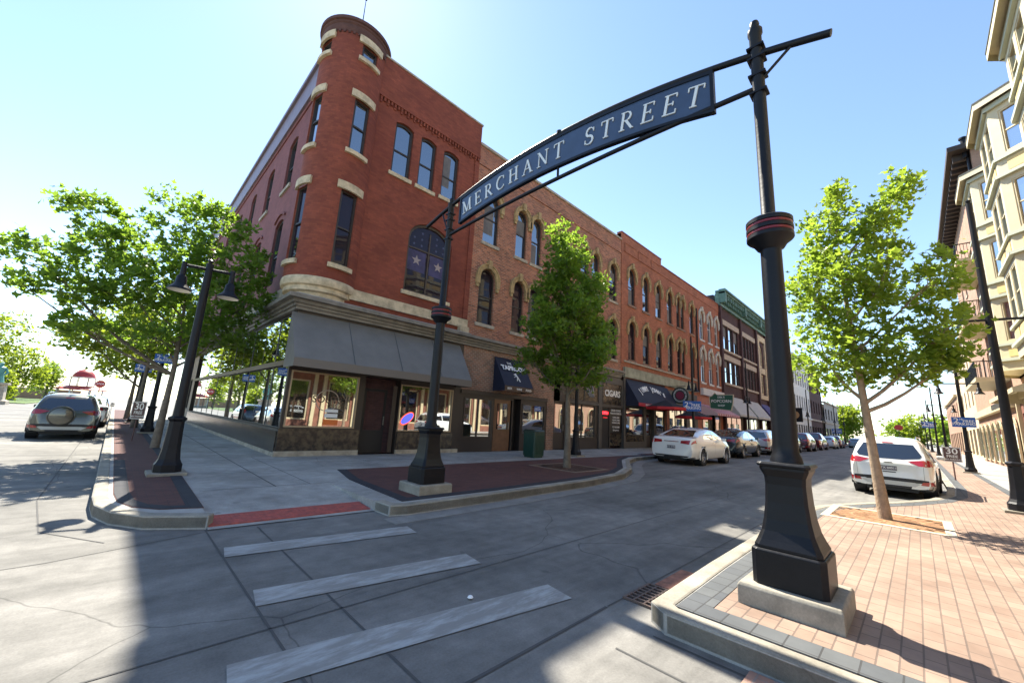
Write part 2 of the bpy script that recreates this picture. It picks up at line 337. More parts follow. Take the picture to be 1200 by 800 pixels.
M_gframe = mat('grey_storefront_frame', (0.085, 0.075, 0.065), 0.6, var=0.2)
M_marble = mat('dark_marble', (0.024, 0.020, 0.018), 0.2, var=0.5, vscale=5, col2=(0.10, 0.078, 0.05), thr=(0.42, 0.58))
M_gl_up = glassmat('upper_window_glass', (0.010, 0.013, 0.024), 0.30, wav=0.02)
M_gl_2nd = glassmat('second_floor_glass', (0.022, 0.014, 0.022), 0.015, wav=0.02, ior=1.25)
M_gl_low = glassmat('shop_window_glass', (0.03, 0.024, 0.018), 0.50, wav=0.006)
M_gl_side = glassmat('side_shop_glass', (0.012, 0.014, 0.016), 0.55, wav=0.006)
M_gl_car = glassmat('car_glass', (0.012, 0.014, 0.016), 0.10, wav=0.0)
M_awn = mat('grey_awning_metal', (0.165, 0.16, 0.148), 0.6, var=0.15, vscale=2)
M_navy = mat('navy_awning_cloth', (0.010, 0.014, 0.035), 0.75, var=0.2)
M_cornm = mat('painted_metal_cornice', (0.22, 0.20, 0.17), 0.6, var=0.35, vscale=3)
M_greenc = mat('green_metal_cornice', (0.12, 0.22, 0.165), 0.6, var=0.4, vscale=2, col2=(0.06, 0.13, 0.10))
M_blind = mat('drab_blind', (0.16, 0.15, 0.14), 0.7, var=0.3)
M_roof = mat('flat_roof_tar', (0.05, 0.05, 0.05), 0.9)
M_cream_t = mat('cream_painted_trim', (0.56, 0.48, 0.30), 0.55, var=0.08)
M_yel = mat('yellow_panel', (0.66, 0.48, 0.19), 0.6, var=0.08)
M_white_m = mat('white_masonry', (0.62, 0.62, 0.60), 0.7, var=0.15)
M_slot = mat('drain_void', (0.004, 0.004, 0.004), 0.9)

# ---------------------------------------------------------------- ground
def st(o): o['kind'] = 'structure'; return o
Z = 0.15
st(MB().add([(-600, -600, 0), (900, -600, 0), (900, 900, 0), (-600, 900, 0)], [(0, 1, 2, 3)]).build('road', M_road))
# joints in the road slabs
j = MB()
def jt(x0, y0, x1, y1, w=0.012, z=0.004):
    d = Vector((x1 - x0, y1 - y0)).normalized(); n = Vector((-d.y, d.x)) * w
    j.add([(x0 - n.x, y0 - n.y, z), (x1 - n.x, y1 - n.y, z), (x1 + n.x, y1 + n.y, z), (x0 + n.x, y0 + n.y, z)], [(0, 1, 2, 3)])
jt(1.10, 6.45, 1.06, -9, 0.010); jt(1.64, 6.3, 1.60, 2.1, 0.010); jt(-12, 3.48, 3.4, 3.46, 0.008); jt(3.42, 3.46, 60, 3.46, 0.006)
jt(1.7, 2.08, 3.42, 2.1, 0.014, 0.005); jt(3.44, 2.1, 11, 2.12, 0.008); jt(-12, 5.1, -0.2, 5.98, 0.006); jt(-0.2, 5.98, 1.05, 6.35, 0.006)
jt(-0.55, 9.4, -0.5, 90, 0.01); jt(-0.55, 9.4, -0.35, 7.3, 0.008); jt(-0.35, 7.3, 0.2, 6.45, 0.008); jt(-4.3, 7, -4.3, 120, 0.008)
for y in (12.5, 17, 21.5, 26, 31, 36, 42): jt(-9, y, -0.6, y, 0.006)
for x in (7, 11, 15, 19, 23.5, 28, 33, 38, 44, 50): jt(x, 2.2, x, 5.6 if x < 12 else 9, 0.005)
jt(3.3, 0.4, 3.28, 1.6, 0.008, 0.006); jt(2.9, -6, 2.9, 1.7, 0.01)
st(j.build('road_joint', M_joint))
st(MB().strip([(3.2, 5.45), (6, 5.5), (9, 5.65), (11.4, 5.95), (13.1, 6.6), (14.4, 7.35), (16, 8.2), (17.5, 8.75), (22, 8.95), (90, 8.95)], 0.36, 0.0, 0.005).build('gutter', concrete('gutter_concrete', (0.26, 0.25, 0.23), 0.3, streak=False, scale=1.5)))
# crosswalk
cw = MB()
for (x0, y0, x1, y1) in ((1.13, 5.42, 3.25, 5.10), (1.12, 4.05, 3.22, 3.72), (0.75, 2.98, 3.33, 2.56)):
    d = Vector((x1 - x0, y1 - y0)).normalized(); n = Vector((-d.y, d.x))
    a, b = Vector((x0, y0)), Vector((x1, y1))
    cw.add([(*(a - n * .172), 0.008), (*(b - n * .172), 0.008), (*(b + n * .172), 0.008), (*(a + n * .172), 0.008)], [(0, 1, 2, 3)])
st(cw.build('crosswalk_marking', M_paint))
# parking bay ticks
pk = MB()
for x in (11.9, 30.6, 38.0, 45.6, 53.4, 61): pk.add([(x - 0.06, 7.3, 0.008), (x + 0.06, 7.3, 0.008), (x + 0.06, 8.9, 0.008), (x - 0.06, 8.9, 0.008)], [(0, 1, 2, 3)])
st(pk.build('parking_marking', M_paint))

Lc = [(0.02, 120), (0.02, 8.5), (0.06, 7.85), (0.22, 7.3), (0.52, 6.85), (1.12, 6.5)]
Bc = [(3.30, 6.35), (3.33, 5.92), (3.6, 5.83), (6.0, 5.88), (9.0, 6.02), (11.2, 6.32), (12.9, 6.98), (14.2, 7.75), (15.7, 8.6), (17.3, 9.15), (19.5, 9.35), (160, 9.35)]
sw = MB(); sw.poly(Lc + [(1.12, 8.3), (3.28, 8.3)] + Bc + [(160, 13.3), (3.8, 13.3), (3.8, 120)], 0.0, Z)
st(sw.build('sidewalk', M_walk))
st(MB().add([(1.12, 6.42, 0.012), (3.30, 6.32, 0.012), (3.28, 8.3, Z), (1.12, 8.3, Z)], [(0, 1, 2, 3)]).build('kerb_ramp', M_walk))
zr = lambda y: 0.018 + (y - 6.37) / (8.3 - 6.37) * (Z - 0.018) + 0.005
tp = MB(); tp.hexa([(1.14, 6.52, 0.0), (3.27, 6.42, 0.0), (3.27, 6.86, 0.0), (1.14, 6.96, 0.0), (1.14, 6.52, zr(6.56)), (3.27, 6.42, zr(6.47)), (3.27, 6.86, zr(6.92)), (1.14, 6.96, zr(6.98))])
for i in range(36):
    for k in range(7):
        x = 1.18 + i * 0.058; y = 6.56 + k * 0.056 - (x - 1.14) * 0.047; z = zr(y) - 0.004; r = 0.011
        tp.add([(x - r, y - r, z), (x + r, y - r, z), (x + r, y + r, z), (x - r, y + r, z), (x, y, z + 0.013)], [(0, 1, 4), (1, 2, 4), (2, 3, 4), (3, 0, 4)])
st(tp.build('tactile_paving', M_tact))
cb = MB(); cb.strip(Lc, 0.17, 0.0, Z + 0.012); cb.strip(Bc, 0.17, 0.0, Z + 0.012)
Rc = [(3.42, -40), (3.40, 0.3), (3.38, 1.55), (3.5, 1.72), (4.98, 1.76), (9.6, 1.80), (11.0, 1.62), (12.3, 1.15), (13.6, 0.55), (15.3, -0.05), (17.2, -0.42), (20, -0.55), (160, -0.55)]
cb.strip(Rc, 0.17, 0.0, Z + 0.012, side=-1)
st(cb.build('kerb', M_curb, bevel=0.02))
# sidewalk slab joints
sj = MB()
def sjt(x0, y0, x1, y1, w=0.007, z=Z + 0.004):
    d = Vector((x1 - x0, y1 - y0)).normalized(); n = Vector((-d.y, d.x)) * w
    sj.add([(x0 - n.x, y0 - n.y, z), (x1 - n.x, y1 - n.y, z), (x1 + n.x, y1 + n.y, z), (x0 + n.x, y0 + n.y, z)], [(0, 1, 2, 3)])
sjt(2.35, 8.3, 2.40, 60, 0.012); sjt(2.95, 8.3, 2.95, 13.0)
for y in (8.35, 10.2, 12.0, 14.6, 17, 19.5, 22, 25, 28, 32): sjt(1.25, y, 3.5, y)
for x in (5.5, 7.2, 9, 10.8, 12.6, 14.4, 16.2, 18, 20, 22, 24, 27, 30): sjt(x, 10.0, x, 13.0)
sjt(3.6, 11.5, 40, 11.5)
st(sj.build('sidewalk_joint', M_joint))
# paver fields, left side street and the kerb extension
L_in = [(0.24, 60), (0.24, 8.6), (0.28, 7.95), (0.42, 7.5), (0.68, 7.15), (1.10, 6.9)]
st(MB().poly([(0.24, 60), (0.24, 8.6), (0.28, 7.95), (0.42, 7.5), (0.68, 7.2), (1.14, 7.05), (1.22, 12), (1.22, 60)], Z, Z + 0.006).build('brick_pavers', M_redb))
st(MB().strip([(0.25, 13), (0.25, 8.6), (0.29, 7.95), (0.43, 7.52), (0.69, 7.22), (1.13, 7.07), (1.21, 12), (1.21, 30)], 0.17, Z, Z + 0.011).build('paver_border', M_slateL))
Bi = [(4.1, 9.95), (3.78, 8.5), (3.66, 6.12)] + [(6, 6.14), (9, 6.28), (11.1, 6.58), (12.7, 7.2), (14.0, 7.98), (15.5, 8.85), (17.1, 9.42), (19.5, 9.62), (19.6, 9.95)]
st(MB().poly(Bi, Z, Z + 0.006).build('brick_pavers', M_redb))
st(MB().strip(Bi, 0.2, Z, Z + 0.011).build('paver_border', M_slateL))
st(MB().box(19.6, 160, 9.6, 10.3, Z, Z + 0.008).build('brick_pavers', M_redb))
# right side
st(MB().poly(list(Rc) + [(160, -6.0), (8, -6.0), (8, -40)], 0.0, Z).build('sidewalk', M_walk))
Ri = [(3.60, -9), (3.58, 0.3), (3.57, 1.54), (4.98, 1.57), (9.6, 1.6), (10.9, 1.43), (12.2, 0.96), (13.5, 0.36), (15.25, -0.25), (17.15, -0.62), (20, -0.75), (110, -0.75)]
st(MB().poly(Ri + [(110, -1.95), (12, -1.95), (6.5, -2.0), (6.4, -9)], Z, Z + 0.006).build('brick_pavers', M_pinkb))
st(MB().strip(Ri, 0.22, Z, Z + 0.011, side=-1).build('paver_border', M_slate))
st(MB().strip([(6.5, -2.0), (110, -2.0)], 0.22, Z, Z + 0.011, side=1).build('paver_border', M_slate))
sj2 = MB()
for x in range(8, 90, 2): sj2.add([(x - .006, -4.3, Z + .004), (x + .006, -4.3, Z + .004), (x + .006, -2.05, Z + .004), (x - .006, -2.05, Z + .004)], [(0, 1, 2, 3)])
st(sj2.build('sidewalk_joint', M_joint))
# gutter stain, patch and drain
st(MB().box(4.28, 4.95, 1.79, 2.06, 0.0, 0.007).build('rusty_gutter_patch', mat('red_stained_patch', (0.30, 0.13, 0.08), 0.8, var=0.5, vscale=9)))
st(MB().box(3.00, 3.36, -2.0, 0.95, 0.0, 0.02).build('gutter_brick_patch', brickmat('faded_gutter_brick', (0.42, 0.24, 0.17), (0.36, 0.2, 0.14), (0.3, 0.22, 0.18), 0.2, 0.1, 0.008, floor=True)))
dg_ = thing('storm_drain', (3.95, 1.93, 0), 'rusty iron storm drain grate in the gutter beside the right kerb', 'drain')
g = MB(); x0, x1, y0, y1 = 3.70, 4.22, 1.80, 2.10
g.box(x0, x1, y0, y0 + .025, 0.004, 0.022); g.box(x0, x1, y1 - .025, y1, 0.004, 0.022)
for i in range(8): x = x0 + (x1 - x0 - .022) * i / 7; g.box(x, x + .022, y0 + .025, y1 - .025, 0.004, 0.022)
for k in (1, 2): y = y0 + (y1 - y0) * k / 3; g.box(x0 + .022, x1 - .022, y - .009, y + .009, 0.005, 0.0215)
g.build('grate', mat('dark_worn_iron', (0.13, 0.085, 0.065), 0.7, var=0.4, vscale=18), dg_); MB().box(x0 + .01, x1 - .01, y0 + .01, y1 - .01, 0.002, 0.0045).build('pit', M_slot, dg_)

# ---------------------------------------------------------------- building kit
FN = Fr((0, 13.03, 0), (1, 0, 0), (0, -1, 0))          # Merchant Street fronts, a = x
RISE = {'flat': 0.0, 'seg': 0.16, 'round': 0.5, 'ell': 0.36}
def outline(c, w, z0, z1, kind, i=0.0, n=10):
    w2 = w / 2 - i; r = RISE[kind] * w * (w2 / (w / 2)); zt = z1 - i
    if kind == 'flat': return [(c - w2, z0 + i), (c + w2, z0 + i), (c + w2, zt), (c - w2, zt)]
    p = [(c - w2, z0 + i), (c + w2, z0 + i)]
    if kind == 'seg':
        R = (w2 * w2 + r * r) / (2 * r); th = math.asin(w2 / R)
        p += [(c + R * math.sin(th - 2 * th * k / n), zt - R + R * math.cos(th - 2 * th * k / n)) for k in range(n + 1)]
    else: p += [(c + w2 * math.cos(PI * k / n), zt - r + r * math.sin(PI * k / n)) for k in range(n + 1)]
    return p
def wall(mb, fr, a0, a1, z0, z1, ops, reveal=0.22, d=0.0):
    """ops: (centre, width, z0, z1, kind)"""
    A = {a0, a1}; ZZ = {z0, z1}
    for c, w, p, q, k in ops: A |= {c - w / 2, c + w / 2}; ZZ |= {p, q}
    if fr.r:
        n = int((a1 - a0) / 0.1)
        for i in range(1, n):
            x = a0 + (a1 - a0) * i / n
            if all(abs(x - y) > 0.02 for y in A): A.add(x)
    A = sorted(x for x in A if a0 - 1e-6 <= x <= a1 + 1e-6); ZZ = sorted(z for z in ZZ if z0 - 1e-6 <= z <= z1 + 1e-6)
    for i in range(len(A) - 1):
        for k in range(len(ZZ) - 1):
            am, zm = (A[i] + A[i + 1]) / 2, (ZZ[k] + ZZ[k + 1]) / 2
            if any(abs(am - c) < w / 2 and p < zm < q for c, w, p, q, _ in ops): continue
            mb.add([fr.P(A[i], d, ZZ[k]), fr.P(A[i + 1], d, ZZ[k]), fr.P(A[i + 1], d, ZZ[k + 1]), fr.P(A[i], d, ZZ[k + 1])], [(0, 1, 2, 3)])
    for c, w, p, q, kind in ops:
        l, r = c - w / 2, c + w / 2
        for e in ((l, p, l, q), (r, p, r, q), (l, p, r, p)) + (((l, q, r, q),) if kind == 'flat' else ()):
            mb.add([fr.P(e[0], d, e[1]), fr.P(e[2], d, e[3]), fr.P(e[2], d - reveal, e[3]), fr.P(e[0], d - reveal, e[1])], [(0, 1, 2, 3)])
        if kind != 'flat':
            o = outline(c, w, p, q, kind)[2:]; m = len(o) // 2
            mb.fprism(fr, o[:m + 1] + [(r, q)] if abs(o[m][1] - q) < 1e-6 else o[:m + 1] + [(c, q), (r, q)], d - reveal, d)
            mb.fprism(fr, o[m:] + [(l, q)], d - reveal, d)
def win(b, fr, c, w, z0, z1, kind='flat', frame=None, glass=None, sill=None, hood=None, hoodm=None, rail=0.5, mull=0, t=0.06, d0=-0.19, sdep=0.07, name='window', curtain=None):
    frame = frame or M_frame; glass = glass or M_gl_up; m = MB()
    m.band(fr, outline(c, w, z0, z1, kind), outline(c, w, z0, z1, kind, t), d0, d0 + 0.10)
    if rail: zm = z0 + (z1 - z0) * rail; m.fbox(fr, c - w / 2 + t, c + w / 2 - t, d0 + 0.02, d0 + 0.075, zm - 0.028, zm + 0.028)
    for k in range(mull): a = c - w / 2 + w * (k + 1) / (mull + 1); m.fbox(fr, a - 0.025, a + 0.025, d0 + 0.01, d0 + 0.085, z0 + t, z1 - t - RISE[kind] * w * 0.3)
    f = m.build(name, frame, b)
    MB().fprism(fr, outline(c, w, z0, z1, kind, t * 0.9), d0 + 0.03, d0 + 0.04).build('pane', glass, f)
    if z0 > 4 and kind != 'ell' and not fr.r and fr is FN and (math.sin(c * 12.9898 + z0 * 78.233) * 43758.5453) % 1 < 0.42:
        q_ = (math.sin(c * 5.13 + z0) * 991.7) % 1; zt_ = z1 - RISE[kind] * w - 0.08; zb_ = zt_ - (zt_ - z0 - t) * (0.25 + 0.7 * q_)
        MB().fbox(fr, c - w / 2 + t * 1.3, c + w / 2 - t * (1.3 if q_ < .6 else 4), d0 + 0.041, d0 + 0.045, zb_ if q_ < .75 else z0 + t, zt_ if q_ < .75 else z0 + (z1 - z0) * .45).build('blind', M_blind, f)
    if sill: MB().fbox(fr, c - w / 2 - 0.09, c + w / 2 + 0.09, 0.003, sdep, z0 - 0.15, z0 - 0.003).build('sill', sill, f)
    if hood == 'lintel': MB().fbox(fr, c - w / 2 - 0.14, c + w / 2 + 0.14, 0.003, 0.08, z1 + 0.003, z1 + 0.27).build('lintel', hoodm, f)
    elif hood == 'arch':
        h = MB(); o1 = outline(c, w + 0.36, z0, z1 + 0.18, kind)[2:]; o0 = outline(c, w + 0.02, z0, z1 + 0.01, kind)[2:]
        h.band(fr, o1, o0, 0.003, 0.10, closed=False)
        o2 = outline(c, w + 0.46, z0, z1 + 0.23, kind)[2:]; h.band(fr, o2, o1, 0.003, 0.14, closed=False)
        zs = o0[0][1]
        for s_ in (-1, 1):
            a = c + s_ * (w / 2 + 0.13); h.fbox(fr, a - 0.10, a + 0.10, 0.004, 0.12, zs - 0.34, zs); h.fbox(fr, a - 0.07, a + 0.07, 0.005, 0.09, zs - 0.5, zs - 0.34)
        h.fbox(fr, c - 0.10, c + 0.10, 0.005, 0.19, z1 - 0.02, z1 + 0.38)
        h.build('hood', hoodm, f)
    elif hood == 'label':
        o1 = outline(c, w + 0.34, z0, z1 + 0.30, kind)[2:]; o0 = outline(c, w + 0.2, z0, z1 + 0.2, kind)[2:]; MB().band(fr, o1, o0, 0.003, 0.06, closed=False).build('hood', hoodm, f)
    return f
def shopwin(b, fr, a0, a1, z0, z1, frame, glass=None, t=0.05, d=-0.06, mull=0, name='shop_window', zbar=None, dep=0.08):
    m = MB(); o = [(a0, z0), (a1, z0), (a1, z1), (a0, z1)]; q = [(a0 + t, z0 + t), (a1 - t, z0 + t), (a1 - t, z1 - t), (a0 + t, z1 - t)]
    m.band(fr, o, q, d, d + dep)
    for k in range(mull): a = a0 + (a1 - a0) * (k + 1) / (mull + 1); m.fbox(fr, a - t / 2, a + t / 2, d + 0.005, d + dep - .01, z0 + t, z1 - t)
    if zbar: m.fbox(fr, a0 + t, a1 - t, d + 0.006, d + 0.075, zbar - t / 2, zbar + t / 2)
    f = m.build(name, frame, b); MB().fbox(fr, a0 + t * 0.8, a1 - t * 0.8, d + (0.02 if dep > .05 else 0.01), d + (0.03 if dep > .05 else 0.02), z0 + t * 0.8, z1 - t * 0.8).build('pane', glass or M_gl_low, f); return f
def door(b, fr, a0, a1, z0, z1, m, glass=None, gz=0.35, d=-0.10, handle=True, gt=0.12):
    f = MB(); zz = z0 + (z1 - z0) * gz; o = [(a0, z0), (a1, z0), (a1, z1), (a0, z1)]; q = [(a0 + gt, zz), (a1 - gt, zz), (a1 - gt, z1 - gt), (a0 + gt, z1 - gt)]
    f.band(fr, o, q, d, d + 0.05); D = f.build('door', m, b); MB().fbox(fr, a0 + gt * .8, a1 - gt * .8, d + 0.015, d + 0.025, zz - .02, z1 - gt * .8).build('pane', glass or M_gl_low, D)
    if handle: MB().fbox(fr, a1 - gt * .75, a1 - gt * .45, d + 0.05, d + 0.09, z0 + 0.95, z0 + 1.25).build('handle', M_cornm, D)
    return D
def awning(b, fr, a0, a1, ztop, zfront, zval, depth, m, vm=None, d0=0.01, nm='awning'):
    w = MB(); t = 0.03
    p = [(d0, ztop), (depth, zfront), (depth, zfront - t), (d0, ztop - t * 2)]
    for s0, s1 in ((a0, a1),):
        w.hexa([fr.P(s0, p[3][0], p[3][1]), fr.P(s1, p[3][0], p[3][1]), fr.P(s1, p[2][0], p[2][1]), fr.P(s0, p[2][0], p[2][1]), fr.P(s0, p[0][0], p[0][1]), fr.P(s1, p[0][0], p[0][1]), fr.P(s1, p[1][0], p[1][1]), fr.P(s0, p[1][0], p[1][1])])
    for s_, e in ((a0 - 0.0, 1), (a1, -1)):
        w.add([fr.P(s_ + e * .002, d0, ztop - .07), fr.P(s_ + e * .002, depth, zfront - t), fr.P(s_ + e * .002, depth, zval), fr.P(s_ + e * .002, d0, zval),
               fr.P(s_ + e * .02, d0, ztop - .07), fr.P(s_ + e * .02, depth, zfront - t), fr.P(s_ + e * .02, depth, zval), fr.P(s_ + e * .02, d0, zval)],
              [(0, 1, 2, 3), (7, 6, 5, 4), (1, 5, 6, 2), (3, 2, 6, 7), (0, 4, 5, 1)])
    A = w.build(nm, m, b); MB().fbox(fr, a0 - .005, a1 + .005, depth + .002, depth + .022, zval, zfront - .005).build('valance', vm or m, A); return A

FS = Fr((3.53, 0, 0), (0, 1, 0), (-1, 0, 0))           # side street front, a = y
def core(b, x0, x1, y0, y1, z0, z1, m=None, name='rear_wall'):
    MB().box(x0, x1, y0, y1, z0, z1).build(name, m or M_brick4, b)

# ---------------------------------------------------------------- the corner building with the turret
A = thing('corner_building', (3.53, 13.03, 0), 'deep red painted brick corner building with a round turret and grey awning', 'building')
core(A, 3.85, 9.95, 13.4, 40, 0.15, 13.9)
MB().box(3.9, 9.9, 13.45, 40.0, 13.9, 13.95).build('roof', M_roof, A)
AW = [(6.25, 0.78, 10.45, 12.68, 'seg'), (7.36, 0.74, 10.45, 12.68, 'seg'), (8.50, 0.80, 10.5, 12.7, 'seg'), (7.92, 2.02, 6.08, 9.02, 'ell')]
m = MB(); wall(m, FN, 4.85, 9.98, 4.9, 13.2, AW, 0.24)
m.fbox(FN, 4.95, 9.98, -0.3, 0.10, 13.2, 13.35); m.fbox(FN, 4.95, 9.98, -0.3, 0.06, 13.35, 14.9)
for i in range(34): a = 5.1 + i * 0.144; m.fbox(FN, a, a + 0.075, 0.004, 0.075, 13.06, 13.2)
for i in range(17): a = 5.1 + i * 0.288; m.fbox(FN, a, a + 0.075, 0.004, 0.05, 12.97, 13.06)
m.fbox(FN, 9.74, 9.98, 0.003, 0.05, 5.6, 13.0)
m.add([(9.98, 13.03, 4.9), (9.98, 13.6, 4.9), (9.98, 13.6, 14.9), (9.98, 13.03, 14.9)], [(0, 1, 2, 3)])
m.build('wall', M_deepred, A)
MB().fbox(FN, 5.0, 10.02, -0.34, 0.10, 14.9, 14.97).build('coping', M_stone, A)
SW = []
for y in (17.5, 20.9, 24.3, 27.7, 31.1, 34.5): SW += [(y, 1.15, 10.4, 12.75, 'seg'), (y, 1.15, 6.15, 8.98, 'seg')]
m = MB(); wall(m, FS, 14.3, 40, 4.9, 13.45, SW, 0.24); m.fbox(FS, 14.3, 40, -0.3, 0.05, 13.45, 13.62); m.build('side_wall', M_siderose, A)
m = MB(); m.fbox(FS, 14.3, 40, -0.3, 0.14, 13.62, 14.6); m.fbox(FS, 14.3, 40, -0.3, 0.24, 14.6, 14.78); m.build('side_parapet', mat('mauve_metal_parapet', (0.19, 0.15, 0.18), 0.5, var=0.2), A)
for c, w, p, q, k in AW[:3]:
    win(A, FN, c, w, p, q, k, sill=M_cream, rail=0.46, t=0.085)
f = win(A, FN, *AW[3], sill=M_cream, rail=0.62, t=0.10, mull=1, frame=mat('brown_sash', (0.07, 0.05, 0.035), 0.6), glass=M_gl_2nd)
m = MB()
def star(mb, fr, c, z, r, d, rot=0.0):
    pts = [(c + (r if k % 2 == 0 else r * 0.4) * math.sin(rot + PI * k / 5), z + (r if k % 2 == 0 else r * 0.4) * math.cos(rot + PI * k / 5)) for k in range(10)]
    mb.fprism(fr, pts, d, d + 0.006)
for cx in (-0.5, 0.5): star(m, FN, 7.92 + cx, 7.45, 0.22, -0.148)
m.build('window_star', mat('pale_star', (0.34, 0.28, 0.27), 0.7), f)
m = MB(); 
for i in range(5):
    for k in range(3 - (i in (0, 4))): star(m, FN, 7.24 + i * 0.34, 8.1 + k * 0.26, 0.07, -0.148)
m.build('window_star', mat('dim_star', (0.07, 0.08, 0.15), 0.7), f)
m = MB(); m.fbox(FN, 7.0, 7.83, -0.158, -0.149, 7.0, 7.85); m.fbox(FN, 8.01, 8.84, -0.158, -0.149, 7.0, 7.85); m.build('banner', mat('blue_purple_banner', (0.05, 0.045, 0.12), 0.6, var=0.5, vscale=3), f)
for c, w, p, q, k in SW: win(A, FS, c, w, p, q, k, sill=M_stone if p > 8 else None, rail=0.46, t=0.09, hood='label' if p < 8 else None, hoodm=M_siderose)
# turret
TC = (4.25, 13.75); TR = 1.12
FT = Fr((TC[0], TC[1], 0), (1, 0, 0), (0, -1, 0), TR)
TW = []
for t in (0.15, -1.38):
    a = t * TR; TW += [(a, 0.62, 6.12, 8.72, 'flat'), (a, 0.60, 10.2, 12.2, 'flat'), (a, 0.62, 13.84, 14.42, 'flat')]
m = MB(); wall(m, FT, -2.05 * TR, 1.15 * TR, 5.6, 14.72, TW, 0.18)
m.build('turret_wall', M_turret, A, smooth=True)
for c, w, p, q, k in TW:
    win(A, FT, c, w, p, q, k, sill=M_cream, hood='lintel', hoodm=M_cream, rail=0.5 if q - p > 1 else 0, t=0.07, d0=-0.16, sdep=0.10, glass=M_gl_2nd if p < 8 else M_gl_up)
m = MB(); m.lathe((TC[0], TC[1], 0), [(TR + .01, 14.72), (TR + 0.05, 14.80), (TR + 0.05, 14.98), (TR + 0.09, 15.02), (TR + 0.09, 15.08), (TR + 0.15, 15.10), (TR + 0.15, 15.22), (0.2, 15.30), (0.0, 15.31)], 48)
for k in range(44):
    t = 2 * PI * k / 44; F2 = Fr((TC[0], TC[1], 0), (-math.sin(t), math.cos(t), 0), (math.cos(t), math.sin(t), 0)); m.fbox(F2, -0.035, 0.035, TR - .02, TR + 0.05, 14.63, 14.73)
m.lathe((TC[0], TC[1], 0), [(TR - 0.06, 13.2), (TR - 0.06, 14.74)], 40, t0=-0.4, t1=2.3)
m.build('turret_cap', mat('turret_cap_brick', (0.10, 0.045, 0.035), 0.85, var=0.3), A, smooth=True)
m = MB(); m.lathe((TC[0], TC[1], 0), [(0.82, 4.93), (0.94, 5.0), (0.94, 5.12), (1.05, 5.16), (1.05, 5.3), (1.13, 5.34), (1.16, 5.44), (1.15, 5.56), (1.13, 5.60), (1.0, 5.60)], 40, t0=PI * 0.78, t1=PI * 1.78)
m.build('turret_corbel', M_cream, A, smooth=True)
MB().box(3.62, 4.95, 13.12, 14.9, 4.9, 5.6).build('corbel_block', M_cream, A)
m = MB(); m.tube([(4.3, 13.7, 15.4), (4.3, 13.7, 17.4)], [0.025, 0.012], 6); m.lathe((4.3, 13.7, 17.45), [(0, -.06), (0.05, 0), (0, .06)], 8); m.build('flagpole', M_black, A)
MB().fbox(FN, 4.95, 9.99, 0.003, 0.09, 5.20, 5.56).build('stone_band', M_cream, A)
MB().fbox(FS, 14.3, 40, 0.003, 0.09, 5.20, 5.56).build('stone_band', M_stone, A)
MB().fbox(FN, 9.55, 9.99, 0.004, 0.22, 4.72, 5.22).build('end_block', M_cream, A)
m = MB()
for F_, a0, a1 in ((FN, 3.33, 10.0), (FS, 13.03 + .003, 40)):
    for d1, za, zb in ((0.10, 4.50, 4.60), (0.16, 4.60, 4.69), (0.24, 4.69, 4.80), (0.40, 4.80, 4.92)):
        m.fbox(F_, a0 + (0.20 - d1 + 0.0 if F_ is FN else 0), a1, -0.05, d1 + (0.0 if F_ is FN else 0), za + .001, zb)
m.build('storefront_cornice', M_cornm, A)
MB().fbox(FN, 3.3, 10.0, -0.05, 0.405, 4.921, 4.94).build('cornice_flashing', mat('lead_flashing', (0.30, 0.33, 0.37), 0.45, var=0.3), A)
# ground floor, front
m = MB(); wall(m, FN, 3.53, 9.98, 0.15, 4.5, [(4.655, 2.1, 0.98, 2.68, 'flat'), (6.6, 1.32, 0.15, 2.72, 'flat'), (8.45, 2.36, 0.92, 2.6, 'flat')], 0.5); m.build('storefront', M_frame, A)
MB().fbox(FN, 3.5, 5.9, 0.004, 0.05, 0.30, 0.94).build('bulkhead', M_marble, A); MB().fbox(FN, 7.3, 9.7, 0.004, 0.05, 0.30, 0.88).build('bulkhead', M_marble, A)
m = MB(); m.fbox(FN, 3.46, 5.92, 0.004, 0.09, 0.15, 0.30); m.fbox(FN, 7.28, 9.98, 0.004, 0.09, 0.15, 0.29); m.fbox(FS, 13.0, 33, 0.004, 0.07, 0.15, 0.26); m.build('plinth', M_stone, A)
M_bframe = mat('tan_wood_frame', (0.42, 0.30, 0.18), 0.5)
sf = shopwin(A, FN, 3.62, 5.72, 0.98, 2.66, M_bframe, t=0.045)
shopwin(A, FN, 7.28, 9.62, 0.93, 2.58, M_bframe, t=0.04)
# painted shop lettering on the corner window
M_gold = mat('brown_window_lettering', (0.10, 0.06, 0.04), 0.6)
m = MB(); ring = lambda r: [(4.78 + r * math.cos(2 * PI * k / 32), 1.82 + r * 0.92 * math.sin(2 * PI * k / 32)) for k in range(32)]
m.band(FN, ring(0.36), ring(0.335), -0.028, -0.024); m.build('round_emblem', mat('pale_emblem', (0.45, 0.36, 0.28), 0.6), sf)
nb = text('lettering', "SOUTS", 0.30, M_gold, sf, plane_M(FN, 4.78, -0.026, 1.84), 0.002)
m = MB(); m.fbox(FN, 4.75, 5.15, -0.025, -0.018, 1.30, 1.42); m.fbox(FN, 4.75, 5.15, -0.025, -0.018, 1.46, 1.56); m.build('paper_notice', M_white, sf)
MB().fbox(FN, 4.72, 5.18, -0.025, -0.018, 1.07, 1.24).build('orange_notice', mat('orange_paper', (0.75, 0.18, 0.04), 0.6), sf)
MB().fbox(FN, 7.0, 7.15, -0.03, -0.02, 0.2, 2.5).build('notice_strip', M_frame, A)
m = MB(); m.fbox(FN, 5.96, 6.03, -0.45, -0.44, 1.15, 1.35); m.build('door_notice', M_white, A)
MB().fbox(FN, 5.945, 7.255, -0.46, -0.42, 0.15, 2.7).build('entry_recess', M_dark, A)
